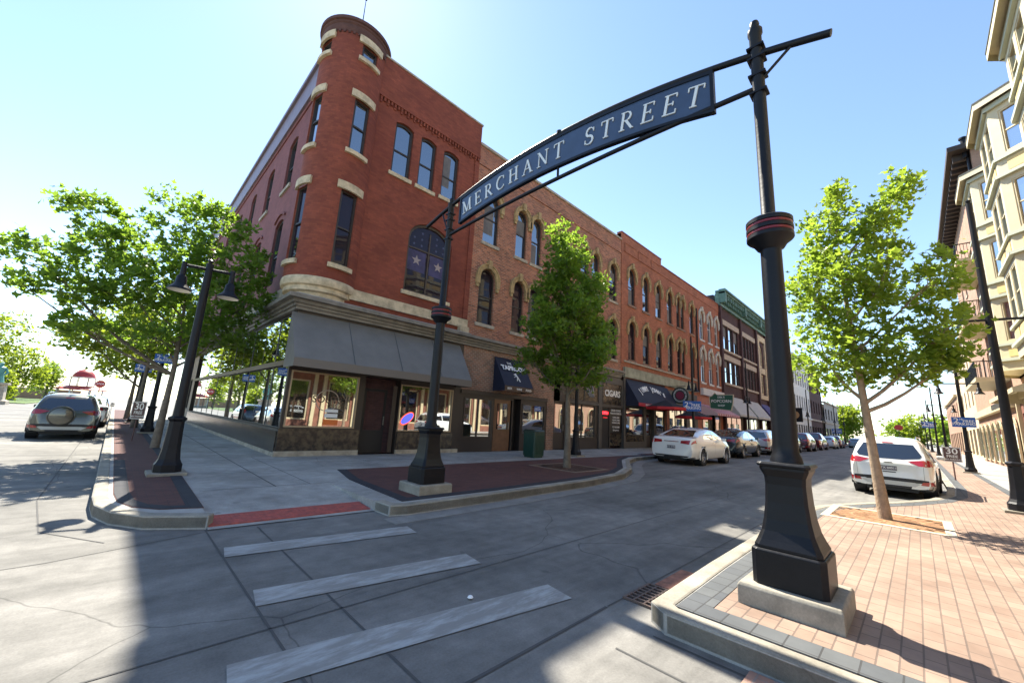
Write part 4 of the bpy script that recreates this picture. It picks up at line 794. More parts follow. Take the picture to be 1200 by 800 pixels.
def bay(xe, ze):
    # plan outline: wall, near chamfer, front, far chamfer
    xf0, xf1, yf = xe - 3.0, xe, -3.45; P = [(xf0 - 0.95, -4.4), (xf0, yf), (xf1, yf), (xf1 + 0.95, -4.4)]
    faces = []
    for i in range(3):
        a, b_ = Vector((*P[i], 0)), Vector((*P[i + 1], 0)); u = (b_ - a).normalized(); n = Vector((-u.y, u.x, 0)); faces.append((Fr(a, u, n), (b_ - a).length))
    body = MB(); wins = []
    zs = [(5.9, 9.2), (9.2, 12.5), (12.5, ze - 0.55)]
    for F_, Lg in faces:
        ops_ = []
        for z0_, z1_ in zs: 
            n = 2 if Lg > 2 else 1; w = (Lg - 0.35 * (n + 1)) / n
            for i in range(n): ops_.append((0.35 + w / 2 + i * (w + 0.35), w, z0_ + 0.95, z1_ - 0.3, 'flat'))
        wall(body, F_, 0, Lg, 5.5, ze - 0.4, ops_, 0.12); wins += [(F_, o) for o in ops_]
    body.poly([P[0], P[1], P[2], P[3]], 5.35, 5.5); body.build('bay', M_cream_t, RB)
    def belt(za, zb, d, e):
        t_ = MB()
        for F_, Lg in faces: t_.fbox(F_, -e, Lg + e, 0.003, d, za, zb)
        t_.build('bay_trim', M_sillg, RB)
    for z0_, z1_ in zs: belt(z0_ - .08, z0_ + .05, .14, .04); belt(z0_ + .70, z0_ + .82, .10, .03)
    belt(ze - .62, ze - .4, .12, .06)
    for F_, o in wins: MB().fbox(F_, o[0] - o[1] / 2, o[0] + o[1] / 2, 0.003, 0.02, o[2] - 0.81, o[2] - 0.33).build('bay_panel', M_yel, RB)
    for F_, (c, w, p, q, k) in wins: win(RB, F_, c, w, p, q, k, rail=0.5, frame=M_cream_t, glass=M_bayglass, t=0.06, d0=-0.12)
    O = [(xf0 - 1.25, -4.4), (xf0 - 0.12, yf + 0.36), (xf1 + 0.12, yf + 0.36), (xf1 + 1.25, -4.4)]; e = MB(); e.poly(O, ze - 0.4, ze - 0.12); e.build('bay_eave', M_cream_t, RB)
    O2 = [(xf0 - 1.27, -4.4), (xf0 - 0.13, yf + 0.38), (xf1 + 0.13, yf + 0.38), (xf1 + 1.27, -4.4)]; e = MB(); n = 4
    e.add([(x, y, ze - 0.117) for x, y in O2] + [(x, y, ze - 0.05) for x, y in O2] + [(xf0 + .6, -4.4, ze + 0.7), (xf1 - .6, -4.4, ze + 0.7)], [(0, 1, 5, 4), (1, 2, 6, 5), (2, 3, 7, 6), (4, 5, 8), (5, 6, 9, 8), (6, 7, 9), (0, 3, 2, 1)]); e.build('bay_roof', mat('dark_shingle', (0.05, 0.055, 0.05), 0.8), RB)
for xe, ze in ends: bay(xe, ze)
# ground floor
gops = []; x = 4.9
while x < 37: gops.append((x + 1.1, 1.7, 0.7, 3.5, 'flat')); x += 3.0
m = MB(); wall(m, FR, 2.8, 38.0, 0.15, 4.6, gops, 0.3); m.build('ground_wall', mat('brown_red_brick', (0.24, 0.10, 0.065), 0.8, var=0.3), RB)
for c, w, p, q, k in gops: win(RB, FR, c, w, p, q, k, rail=0, frame=M_cream_t, glass=M_gl_low, t=0.1, name='shop_window')
m = MB()
for c, w, p, q, k in gops:
    for s_ in (-1, 1): m.fbox(FR, c + s_ * 1.17 - 0.12, c + s_ * 1.17 + 0.12, 0.003, 0.16, 0.15, 4.2)
m.fbox(FR, 2.8, 38, 0.003, 0.22, 4.2, 4.65); m.build('cream_pilaster', M_cream_t, RB)
for a0, a1 in ((8, 14), (17, 23), (27.5, 35.5)): awning(RB, FR, a0, a1, 4.75, 4.15, 3.95, 1.25, M_cream_t)
for z in (5.6, 9.2, 12.8):
    pass
# dark eaved building with balconies
DB = thing('eaved_building', (38, -4.4, 0), 'tan brick building with heavy dark eaves, black vents and railed balconies', 'building')
core(DB, 38.1, 60, -22, -4.8, 0.15, 20.5, M_tanbrick); ops = [(40 + i * 3.1, 1.3, z, z + 2.1, 'flat') for i in range(6) for z in (6.4, 10.6, 14.6)]
m = MB(); wall(m, FR, 38.0, 60, 0.15, 21.2, ops, 0.25); m.fbox(FR, 38.0, 38.05, -3, 0, 15, 21.2); m.build('wall', M_tanbrick, DB)
for c, w, p, q, k in ops: win(DB, FR, c, w, p, q, k, sill=M_stone, frame=M_white_m)
m = MB(); m.box(37.6, 60.5, -6, -3.35, 21.2, 21.55)
for i in range(24): a = 38.4 + i * .9; m.box(a, a + .3, -4.4, -3.6, 20.75, 21.2)
m.build('eaves', mat('dark_brown_eaves', (0.045, 0.032, 0.026), 0.7), DB); MB().box(37.7, 60.4, -22, -6, 21.2, 22.1).build('roof', M_roof, DB)
MB().tube([FR.P(38.4, 0.1, 15), FR.P(38.4, 0.1, 21.1)], 0.09, 8).build('downpipe', M_black, DB)
for x, y, h, r in ((38.6, -5.4, 23.4, 0.32), (38.3, -4.2, 22.2, 0.14)):
    q = MB(); q.tube([(x, y, 20.8), (x, y, h)], r, 12); q.tube([(x, y, h), (x, y, h + .12)], r * 1.5, 12); q.build('roof_vent', M_black, DB)
for z in (5.6, 9.6, 13.6):
    q = MB(); q.box(38.6, 46.5, -4.39, -3.0, z, z + .22); Bk = q.build('balcony', M_cream_t, DB)
    q = MB(); q.box(38.6, 46.5, -3.08, -3.03, z + 1.2, z + 1.26); 
    for i in range(54): a = 38.65 + i * .145; q.box(a, a + .025, -3.07, -3.04, z + .22, z + 1.2)
    for i in range(9): y = -4.35 + i * .15; q.box(38.62, 38.65, y, y + .025, z + .22, z + 1.2)
    q.box(38.6, 38.66, -4.39, -3.08, z + 1.2, z + 1.26); q.build('railing', M_black, Bk)
gops = [(39.6 + i * 3.0, 1.9, 0.4, 3.4, 'round') for i in range(7)]
for c, w, p, q, k in gops: win(DB, Fr((0, -4.15, 0), (1, 0, 0), (0, 1, 0)), c, w, p, q, k, frame=M_cream_t, glass=M_gl_low, rail=0, name='shop_window')
MB().fbox(FR, 38, 60, 0.003, 0.3, 4.0, 4.5).build('belt_course', M_cream_t, DB)
def right_far(name, label, x0, x1, h, mm, y=-4.4):
    T = thing(name, (x0, y, 0), label, 'building'); core(T, x0 + .1, x1, y - 18, y - .3, 0.15, h - .3, mm); F_ = Fr((0, y, 0), (1, 0, 0), (0, 1, 0)); n = int((x1 - x0) / 4)
    ops = [(x0 + 2 + i * 4, 1.3, z, z + 2, 'seg') for i in range(n) for z in ((5.5, 9.3) if h > 11 else (5.3,))] + [(x0 + 2 + i * 4, 2.6, 0.5, 3.2, 'flat') for i in range(n)]
    q = MB(); wall(q, F_, x0, x1, 0.15, h, ops, 0.2); q.build('wall', mm, T)
    for c, w, p, q_, k in ops: win(T, F_, c, w, p, q_, k, frame=M_cream_t, rail=0)
    q = MB(); q.fbox(F_, x0, x1, -0.3, 0.3, h, h + .3); q.build('cornice', M_cream_t, T); MB().box(x0 + .1, x1, y - 18, y - .35, h - .3, h - .25).build('roof', M_roof, T)
right_far('beige_building', 'pale beige building beyond the balconies on the sunlit side', 60, 82, 12.5, mat('pale_beige_render', (0.58, 0.46, 0.31), 0.8, var=0.1))
right_far('brick_building', 'low tan brick building at the far end of the sunlit side', 82, 112, 8, M_tanbrick)

# ---------------------------------------------------------------- arch sign over the street
def arch_post(y, label):
    p = thing('arch_post', (4.47, y, Z), label, 'sign post', 'posts carrying the arched street sign')
    c = (4.47, y, 0)
    m = MB(); m.sq(c, [(0.36, Z), (0.36, 0.30), (0.345, 0.325)]); m.build('concrete_pad', M_curb, p, bevel=0.008)
    m = MB(); m.sq(c, [(0.268, 0.326), (0.268, 0.60), (0.255, 0.615)], 0.16); m.sq(c, [(0.245, 0.616), (0.245, 0.64), (0.222, 0.69), (0.195, 0.76), (0.175, 0.86), (0.16, 1.0), (0.153, 1.15), (0.158, 1.22), (0.185, 1.28), (0.185, 1.305)], 0.16); m.sq(c, [(0.20, 1.306), (0.205, 1.325), (0.19, 1.345)], 0.16)
    m.build('pedestal', M_postB, p, bevel=0.004)
    m = MB(); m.lathe(c, [(0.13, 1.346), (0.118, 1.40), (0.104, 1.43), (0.102, 1.5), (0.092, 3.45)], 24); m.lathe(c, [(0.082, 3.78), (0.065, 3.82), (0.062, 6.04), (0.075, 6.06), (0.075, 6.11), (0.045, 6.13)], 20); m.lathe(c, [(0.03, 6.12), (0.045, 6.16), (0.05, 6.195), (0.04, 6.23), (0.0, 6.25)], 14)
    m.build('shaft', M_postB, p, smooth=True)
    m = MB(); m.lathe(c, [(0.09, 3.42), (0.12, 3.44), (0.15, 3.49), (0.20, 3.53), (0.208, 3.54), (0.208, 3.575), (0.196, 3.58), (0.196, 3.612), (0.208, 3.617), (0.208, 3.655), (0.196, 3.66), (0.196, 3.69), (0.208, 3.695), (0.208, 3.735), (0.19, 3.75), (0.08, 3.785)], 32); m.build('collar', M_postB, p, smooth=True)
    m = MB()
    for z in (3.581, 3.661): m.lathe(c, [(0.199, z), (0.2035, z + .004), (0.2035, z + .024), (0.199, z + .029)], 32)
    m.build('red_band', M_red, p, smooth=True)
    m = MB()
    for z in (5.86, 5.72, 5.5, 5.28): m.box(4.40, 4.54, y - 0.085, y + 0.085, z - .012, z + .012)
    m.build('clamp', M_black, p)
    return p
arch_post(0.87, 'big dark sign post with red banded collar standing on the tan brick corner')
arch_post(6.69, 'dark sign post with red banded collar in front of the grey awning')
ZT = lambda y: 6.26 - 0.041 * (y - 4.35) ** 2
ar = thing('arch_sign', (4.47, 3.8, 5.5), 'blue arched street sign reading MERCHANT STREET hung between two dark posts', 'sign')
ys = [0.22 + (7.6 - 0.22) * i / 48 for i in range(49)]
m = MB(); m.tube([(4.47, y, ZT(y) + 0.03) for y in ys], 0.038, 12); m.build('top_tube', M_postB, ar, smooth=True)
ZB = lambda y: 5.36 + 0.10 * (1 - ((y - 3.9) / 3) ** 2)
ys2 = [0.87 + (6.69 - 0.87) * i / 30 for i in range(31)]
m = MB(); m.tube([(4.47, y, ZB(y)) for y in ys2], 0.032, 12); m.build('bottom_tube', M_postB, ar, smooth=True)
for y0, y1 in ((0.82, 0.56), (6.74, 7.0)): MB().tube([(4.47, y0, 5.46), (4.47, y1, ZT(y1))], 0.016, 8).build('brace', M_postB, ar)
MB().tube([(4.47, 3.72, ZB(3.72)), (4.47, 3.72, 5.70)], 0.02, 8).build('strut', M_postB, ar)
MB().lathe((4.47, 3.72, ZT(3.72) + .03), [(0.05, 0), (0.05, 0.05), (0, 0.07)], 10).build('cap', M_postB, ar)
FA = Fr((4.47, 0, 0), (0, -1, 0), (-1, 0, 0))          # a = -y, reads left to right from the camera
M_sign = mat('slate_blue_sign', (0.028, 0.052, 0.105), 0.38, var=0.2, vscale=4, spec=0.6)
N = 40; y0, y1 = 1.33, 6.33; yy = [y0 + (y1 - y0) * i / N for i in range(N + 1)]
ZL = lambda y: ZT(y) - 0.585 + 0.10 * abs((y - 3.83) / 2.5) ** 2.0 * 0.0
outl = [(-y, ZT(y) - 0.012) for y in yy] + [(-y, ZL(y)) for y in reversed(yy)]
MB().fprism(FA, outl, -0.02, 0.02).build('panel', M_sign, ar)
m = MB()
up_o = [(-y, ZT(y) + .0) for y in yy]; up_i = [(-y, ZT(y) - 0.05) for y in yy]; lo_o = [(-y, ZL(y)) for y in yy]; lo_i = [(-y, ZL(y) + 0.04) for y in yy]
m.band(FA, up_o, up_i, -0.035, 0.035, closed=False); m.band(FA, lo_i, lo_o, -0.035, 0.035, closed=False)
for y in (y0 + .015, y1 - .015): m.fbox(FA, -y - .02, -y + .02, -0.036, 0.036, ZL(y), ZT(y) - .0)
m.build('panel_rim', M_postB, ar)
# serif capitals as strokes in a unit-high box: (x0,y0,x1,y1,width)
TH, TN, SE = 0.122, 0.05, 0.045
def arcpts(cx, cy, rx, ry, a0, a1, n=12): return [(cx + rx * math.cos(math.radians(a0 + (a1 - a0) * i / n)), cy + ry * math.sin(math.radians(a0 + (a1 - a0) * i / n))) for i in range(n + 1)]
def sf_(x, y, w=0.30): return ('l', [(x - w / 2, y), (x + w / 2, y)], [SE, SE])
GL = {
 'M': (0.98, [('l', [(.15, .03), (.15, .97)], [TN] * 2), ('l', [(.15, .97), (.49, .05)], [TH] * 2), ('l', [(.49, .05), (.80, .97)], [TN] * 2), ('l', [(.82, .03), (.82, .97)], [TH] * 2), sf_(.15, .03), sf_(.82, .03, .32), sf_(.10, .97, .2), sf_(.86, .97, .22)]),
 'E': (0.70, [('l', [(.18, .03), (.18, .97)], [TH] * 2), ('l', [(.05, .97), (.62, .97)], [TN] * 2), ('l', [(.05, .03), (.66, .03)], [TN] * 2), ('l', [(.2, .52), (.48, .52)], [TN] * 2), ('l', [(.61, .80), (.61, .97)], [TN] * 2), ('l', [(.65, .03), (.65, .22)], [TN] * 2), ('l', [(.48, .42), (.48, .62)], [TN] * 2)]),
 'R': (0.78, [('l', [(.18, .03), (.18, .97)], [TH] * 2), ('l', [(.05, .97), (.35, .97)], [TN] * 2), ('l', arcpts(.34, .74, .24, .23, 90, -90), [TN] * 3 + [TH * .8] * 7 + [TN] * 3), ('l', [(.18, .51), (.35, .51)], [TN] * 2), ('l', [(.36, .51), (.70, .04)], [TH] * 2), sf_(.18, .03), sf_(.72, .03, .16)]),
 'C': (0.82, [('l', arcpts(.46, .5, .36, .47, 48, 312, 24), [TN] * 5 + [TH * .9] * 14 + [TN] * 6), ('l', [(.72, .70), (.72, .93)], [TN] * 2), ('l', [(.73, .12), (.73, .25)], [TN] * 2)]),
 'H': (0.88, [('l', [(.18, .03), (.18, .97)], [TH] * 2), ('l', [(.70, .03), (.70, .97)], [TH] * 2), ('l', [(.18, .52), (.70, .52)], [TN] * 2), sf_(.18, .03), sf_(.18, .97), sf_(.70, .03), sf_(.70, .97)]),
 'A': (0.84, [('l', [(.12, .03), (.40, .97)], [TN] * 2), ('l', [(.40, .97), (.72, .03)], [TH] * 2), ('l', [(.22, .36), (.60, .36)], [TN] * 2), sf_(.12, .03, .24), sf_(.72, .03, .28)]),
 'N': (0.90, [('l', [(.16, .03), (.16, .97)], [TN] * 2), ('l', [(.14, .97), (.74, .05)], [TH] * 2), ('l', [(.74, .03), (.74, .97)], [TN] * 2), sf_(.16, .03, .26), sf_(.74, .97, .26), sf_(.10, .97, .18)]),
 'T': (0.76, [('l', [(.38, .03), (.38, .97)], [TH] * 2), ('l', [(.05, .97), (.71, .97)], [TN] * 2), ('l', [(.05, .78), (.05, .97)], [TN] * 2), ('l', [(.71, .78), (.71, .97)], [TN] * 2), sf_(.38, .03)]),
 'S': (0.62, [('l', arcpts(.32, .73, .21, .24, 30, 250, 12) + arcpts(.30, .26, .23, .24, 80, -150, 14), [TN] * 4 + [TH * .8] * 6 + [TH] * 8 + [TH * .8] * 5 + [TN] * 5), ('l', [(.54, .72), (.54, .93)], [TN] * 2), ('l', [(.08, .07), (.08, .3)], [TN] * 2)]),
}
def letter(ch, a, h, y_mid):
    W_, strokes = GL[ch]; m = MB(); slope = -(-0.082 * (y_mid - 4.35)); ang = math.atan(-slope)   # panel leans with the arch
    zc = ZT(y_mid) - 0.30; dz = 0
    for _, pts, ws in strokes:
        L = []; R = []
        for i, p in enumerate(pts):
            q0, q1 = pts[max(i - 1, 0)], pts[min(i + 1, len(pts) - 1)]; dx, dy = q1[0] - q0[0], q1[1] - q0[1]; l = math.hypot(dx, dy) or 1; nx, ny = -dy / l, dx / l; w = ws[min(i, len(ws) - 1)] / 2
            L.append((p[0] + nx * w, p[1] + ny * w)); R.append((p[0] - nx * w, p[1] - ny * w))
        def T(p):
            x, y = (p[0] - W_ / 2) * h * 1.02, (p[1] - .5) * h
            k = 0.082 * (y_mid - 4.35)   # dz/da for a=-y
            return (a + x * math.cos(math.atan(k)) - y * math.sin(math.atan(k)), zc + x * math.sin(math.atan(k)) + y * math.cos(math.atan(k)))
        for i in range(len(pts) - 1):
            dz += 0.00006; q = [T(L[i]), T(L[i + 1]), T(R[i + 1]), T(R[i])]; m.fprism(FA, q, 0.021, 0.036 + dz)
    return m
h = 0.285; gap = 0.052; words = ("MERCHANT", "STREET"); total = 0
space = 0.40; gap = (4.80 - space - sum(GL[c][0] * h * 1.02 for w in words for c in w)) / 12; tw_ = [sum(GL[c][0] * h * 1.02 + gap for c in w) - gap for w in words]
a = -6.20 + 0.0; a = -(3.83 + (sum(tw_) + space) / 2)
M_let = mat('pale_lettering', (0.62, 0.66, 0.66), 0.5)
for wi, w in enumerate(words):
    for ch in w:
        lw = GL[ch][0] * h * 1.02; letter(ch, a + lw / 2, h, -(a + lw / 2)).build('letter', M_let, ar); a += lw + gap
    a += space - gap

# ---------------------------------------------------------------- lamp posts
def lamp(x, y, label, axis=(1, 0), tall=True, sc=1.0, group='street lamps with two bell shades', shades=(-1, 1), za=4.45, arm=0.62):
    L = thing('street_lamp', (x, y, Z), label, 'street lamp', group, local=True)
    m = MB(); m.sq((0, 0, 0), [(0.30, 0), (0.30, 0.06)]); m.build('concrete_pad', M_curb, L, bevel=0.01)
    m = MB(); m.sq((0, 0, 0), [(0.215, 0.061), (0.215, 0.20), (0.19, 0.24), (0.165, 0.30), (0.14, 0.5), (0.125, 0.8), (0.12, 1.02), (0.15, 1.06), (0.15, 1.09), (0.10, 1.12)], 0.5); m.build('base', M_black, L, bevel=0.004)
    top = 7.55 if tall else za + 0.12
    m = MB(); m.lathe((0, 0, 0), [(0.095, 1.12), (0.088, 1.3), (0.055 if tall else 0.066, top), (0.0, top + .01)], 14); m.lathe((0, 0, top), [(0.02, 0), (0.05, 0.05), (0.05, .08), (0, .12)], 10); m.build('pole', M_black, L, smooth=True)
    ax = Vector((axis[0], axis[1], 0)); m = MB(); m.tube([-ax * arm, ax * arm], 0.032, 8)
    m.v = [v + Vector((0, 0, za)) for v in m.v]; m.build('crossarm', M_black, L)
    for s_ in shades:
        c = ax * arm * s_; m = MB(); m.lathe((c.x, c.y, za), [(0.0, 0.07), (0.045, 0.06), (0.05, -0.22), (0.085, -0.26), (0.10, -0.40), (0.115, -0.43), (0.175, -0.50), (0.205, -0.54), (0.205, -0.555)], 20)
        sh_ = m.build('lamp_shade', M_black, L, smooth=True)
        m = MB(); m.lathe((c.x, c.y, za), [(0.198, -0.557), (0.17, -0.52), (0.1, -0.46), (0.0, -0.45)], 20); m.build('reflector', mat('lamp_white', (0.85, 0.83, 0.72), 0.4), sh_, smooth=True)
    return L
lamp(0.97, 10.42, 'short lamp post with two shades, nearest on the left sidewalk', tall=False, axis=(0.97, -0.2), arm=0.42, za=4.22)
lamp(1.20, 22.5, 'second lamp post along the side street sidewalk, behind the near tree trunk', axis=(0.97, -0.2), tall=False, arm=0.5)
lamp(0.95, 31.5, 'third lamp post along the side street, dark shaft far down the sidewalk', axis=(0.97, -0.2), tall=False, arm=0.5)
lamp(14.5, 10.5, 'tall lamp post behind the street tree in front of the cigar shop', axis=(1, 0))
lamp(27.2, 10.3, 'tall lamp post carrying a blue parking sign behind the white sedan', axis=(1, 0))
lamp(39.6, 10.3, 'tall lamp post before the pale grey awnings', axis=(1, 0))
for x in (67.5, 80, 93, 106): lamp(x, 10.3, {67.5: 'tall lamp post before the white building, just right of the big post', 80: 'tall lamp post before the dark brown building on the shaded side', 93: 'tall lamp post on the shaded side near the red pickup', 106: 'farthest tall lamp post on the shaded side'}[x], axis=(1, 0))
lamp(14.75, -1.52, 'nearest lamp post on the sunlit right, cut off by the picture edge', axis=(0.2, -0.98), arm=0.75)
for x, y, lb in ((31.8, -1.80, 'tall lamp post with a blue parking sign beside the small thirty minute sign'), (49, -1.62, 'third tall lamp post on the sunlit right side'), (66, -1.55, 'fourth tall lamp post on the sunlit right side'), (86, -1.4, 'fifth tall lamp post on the sunlit right side'), (112, -1.3, 'farthest tall lamp post on the sunlit right side')):
    lamp(x, y, lb, axis=(0.2, -0.98), za=4.6 if x < 40 else 4.5, arm=0.75)
# parking signs
M_blue = mat('parking_sign_blue', (0.01, 0.10, 0.42), 0.5)
def psign(x, y, z, w, label, ang=0.0, lift=1.0):
    s_ = thing('parking_sign', (x, y, z), label, 'sign', 'blue free parking signs', rz=ang, local=True)
    m = MB(); m.box(-0.012, 0.012, -w / 2, w / 2, -w * .3, w * .3); m.build('plate', M_blue, s_)
    MM = lambda yy, zz: Matrix(((0, 0, -1, -0.014), (-1, 0, 0, yy), (0, 1, 0, zz), (0, 0, 0, 1)))
    text('lettering', "2", w * .42, M_white, s_, MM(w * .30, w * .08), 0.003, 1.1); text('lettering', "Hr", w * .16, M_white, s_, MM(w * .08, w * .17), 0.003)
    text('lettering', "FREE", w * .22, M_white, s_, MM(-w * .2, w * .05), 0.003, 1.05); text('lettering', "PARKING", w * .22, M_white, s_, MM(0, -w * .12), 0.003, 1.05)
    return s_
psign(31.65, -1.80, 2.72, 0.85, 'blue sign reading 2 Hr FREE PARKING on a lamp post on the sunlit right')
psign(27.05, 10.3, 3.05, 1.1, 'blue free parking sign on the lamp post above the white sedan', ang=0.35)
psign(1.22, 22.3, 3.25, 0.62, 'blue free parking sign on the second lamp post of the side street', ang=1.45)
psign(0.92, 31.3, 3.25, 0.75, 'blue free parking sign farther down the side street', ang=1.45)
psign(85.8, -1.4, 4.1, 1.5, 'small far blue parking sign among the lamp posts on the sunlit right')
psign(93, 10.1, 2.6, 1.4, 'small far blue parking sign behind the red pickup')
M_brs = mat('brown_sign', (0.10, 0.05, 0.045), 0.6)
def sign30(x, y, label, rz, sc=1.0):
    s_ = thing('time_limit_sign', (x, y, Z), label, 'sign', 'small brown thirty minute parking signs', rz=rz, local=True); s_.scale = (sc, sc, 1)
    MB().tube([(0, 0, 0), (0, 0, 1.0)], 0.025, 6).build('stake', M_brs, s_)
    MB().box(-0.03, -0.01, -0.26, 0.26, 0.72, 1.30).build('plate', M_brs, s_)
    m = MB(); Fq = Fr((-0.03, 0, 0), (0, -1, 0), (-1, 0, 0)); m.band(Fq, [(-.255, .725), (.255, .725), (.255, 1.295), (-.255, 1.295)], [(-.235, .745), (.235, .745), (.235, 1.275), (-.235, 1.275)], 0.001, 0.004); m.build('border', M_white, s_)
    MM = lambda zz: Matrix(((0, 0, -1, -0.033), (-1, 0, 0, 0), (0, 1, 0, zz), (0, 0, 0, 1)))
    text('lettering', "30", 0.32, M_white, s_, MM(1.13), 0.003, 1.1); text('lettering', "FREE", 0.14, M_white, s_, MM(0.93), 0.003, 1.1); text('lettering', "MIN PARKING", 0.075, M_white, s_, MM(0.81), 0.003)
    return s_
sign30(24.4, -0.93, 'brown 30 minute free parking sign on a short stake behind the white SUV', 0)
sign30(0.66, 18.5, 'brown 30 minute free parking sign on a short stake by the left kerb', 1.45, 0.68)
# litter bin
b_ = thing('litter_bin', (12.05, 10.75, Z), 'dark green square litter bin on the shaded sidewalk before the panelled shop', 'litter bin')
m = MB(); m.sq((12.05, 10.75, 0), [(0.30, Z + .06), (0.31, Z + .95)], 0.12); m.sq((12.05, 10.75, 0), [(0.27, Z), (0.27, Z + .06)], 0.12); m.build('body', mat('bin_green', (0.012, 0.045, 0.032), 0.45), b_, bevel=0.008)
m = MB(); m.sq((12.05, 10.75, 0), [(0.33, Z + .951), (0.33, Z + 1.0), (0.27, Z + 1.06)], 0.12); m.build('lid', mat('bin_lid', (0.01, 0.03, 0.022), 0.4), b_, bevel=0.006)
m = MB()
for k in range(7):
    for s_, F_ in ((1, Fr((12.05, 10.75 - .307, 0), (1, 0, 0), (0, -1, 0))), (2, Fr((12.05 - .307, 10.75, 0), (0, 1, 0), (-1, 0, 0)))): m.fbox(F_, -.24 + k * .08 - .012, -.24 + k * .08 + .012, 0, 0.012, Z + .12, Z + .85)
m.build('slat', mat('bin_green2', (0.01, 0.05, 0.036), 0.4), b_)
tag(MB().lathe((2.55, 2.95, 0.012), [(0, 0.022), (0.018, 0.018), (0.028, 0.006), (0.02, 0)], 7).build('litter', M_white), 'small crumpled white scrap on the road by the crosswalk', 'litter')

# ---------------------------------------------------------------- trees
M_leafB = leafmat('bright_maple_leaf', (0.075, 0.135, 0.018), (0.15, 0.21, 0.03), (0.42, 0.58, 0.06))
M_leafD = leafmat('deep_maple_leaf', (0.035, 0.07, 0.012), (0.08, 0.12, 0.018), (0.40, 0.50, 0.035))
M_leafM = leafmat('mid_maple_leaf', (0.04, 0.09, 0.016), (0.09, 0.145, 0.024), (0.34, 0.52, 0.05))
M_bark = mat('tan_bark', (0.34, 0.25, 0.17), 0.85, var=0.35, vscale=9, bump=0.5, bscale=30)
M_barkG = mat('grey_bark', (0.17, 0.14, 0.105), 0.85, var=0.35, vscale=9, bump=0.5, bscale=30)
LEAF = [(0, 0, 0), (0.22, 0.12, 0.03), (0.5, 0.42, 0), (0.18, 0.5, -0.05), (0.02, 1.0, -0.12), (-0.18, 0.52, -0.05), (-0.5, 0.40, 0.0), (-0.22, 0.12, 0.03)]
def leaves(mb, c, n, rad, size, R):
    for _ in range(n):
        p = Vector((R.gauss(0, rad * .5), R.gauss(0, rad * .5), R.gauss(0, rad * .42))) + c
        Mx = Matrix.Rotation(R.uniform(0, 2 * PI), 3, 'Z') @ Matrix.Rotation(R.gauss(0.9, 0.55), 3, 'X') @ Matrix.Rotation(R.uniform(-.5, .5), 3, 'Y'); s_ = size * R.uniform(0.65, 1.2)
        k = len(mb.v); mb.v += [p + Mx @ (Vector(q) * s_) for q in LEAF]; mb.f += [[k, k + 1, k + 2, k + 3], [k, k + 3, k + 4, k + 5], [k, k + 5, k + 6, k + 7]]
def tree(name, label, base, trunk, lobes, ncl, nper, lsize, mleaf, mbark, seed, r0=0.09, group=None, crad=0.3, cat='tree'):
    """trunk: points; lobes: (centre, radii, share)"""
    R = random.Random(seed); T = thing(name, base, label, cat, group)
    tp = [Vector(p) for p in trunk]; m = MB(); n = len(tp); m.tube(tp, [r0 * (1 - 0.72 * (i / (n - 1)) ** 1.3) * (1.25 if i == 0 else 1) for i in range(n)], 10)
    lv = MB(); zb, zt = tp[0].z, tp[-1].z
    def tpoint(z):
        for i in range(n - 1):
            if tp[i].z <= z <= tp[i + 1].z: k = (z - tp[i].z) / (tp[i + 1].z - tp[i].z); return tp[i].lerp(tp[i + 1], k), r0 * (1 - 0.72 * ((i + k) / (n - 1)) ** 1.3)
        return tp[-1], r0 * .3
    tot = sum(l[2] for l in lobes)
    for c, rr, sh in lobes:
        c = Vector(c); hd = math.hypot(c.x - tp[0].x, c.y - tp[0].y); zs = max(tp[0].z + (zt - zb) * 0.36, min(c.z - 0.35 - hd * 0.9, zt * .95)); s0, rs_ = tpoint(zs)
        mid = s0.lerp(c, 0.5) + Vector((R.uniform(-.1, .1), R.uniform(-.1, .1), -0.08 * hd)); br = min(rs_ * .62, 0.05)
        m.tube([s0, s0.lerp(mid, .5) + Vector((0, 0, -.03)), mid, c], [br, br * .8, br * .6, br * .22], 6)
        nc = int(ncl * sh / tot)
        for i in range(nc):
            while True:
                v = Vector((R.uniform(-1, 1), R.uniform(-1, 1), R.uniform(-1, 1)))
                if v.length < 1 and R.random() < 0.25 + 0.75 * v.length ** 1.5: break
            p = c + Vector((v.x * rr[0], v.y * rr[1], v.z * rr[2]))
            if i % 4 == 0: q = mid.lerp(c, R.uniform(.3, 1)); m.tube([q, q.lerp(p, .5) + Vector((0, 0, -.04)), p], [br * .3, br * .2, 0.004], 4, caps=False)
            leaves(lv, p, nper, crad * R.uniform(.6, 1.15), lsize, R)
    m.build('trunk', mbark, T, smooth=True); lv.build('crown', mleaf, T, recalc=False); return T
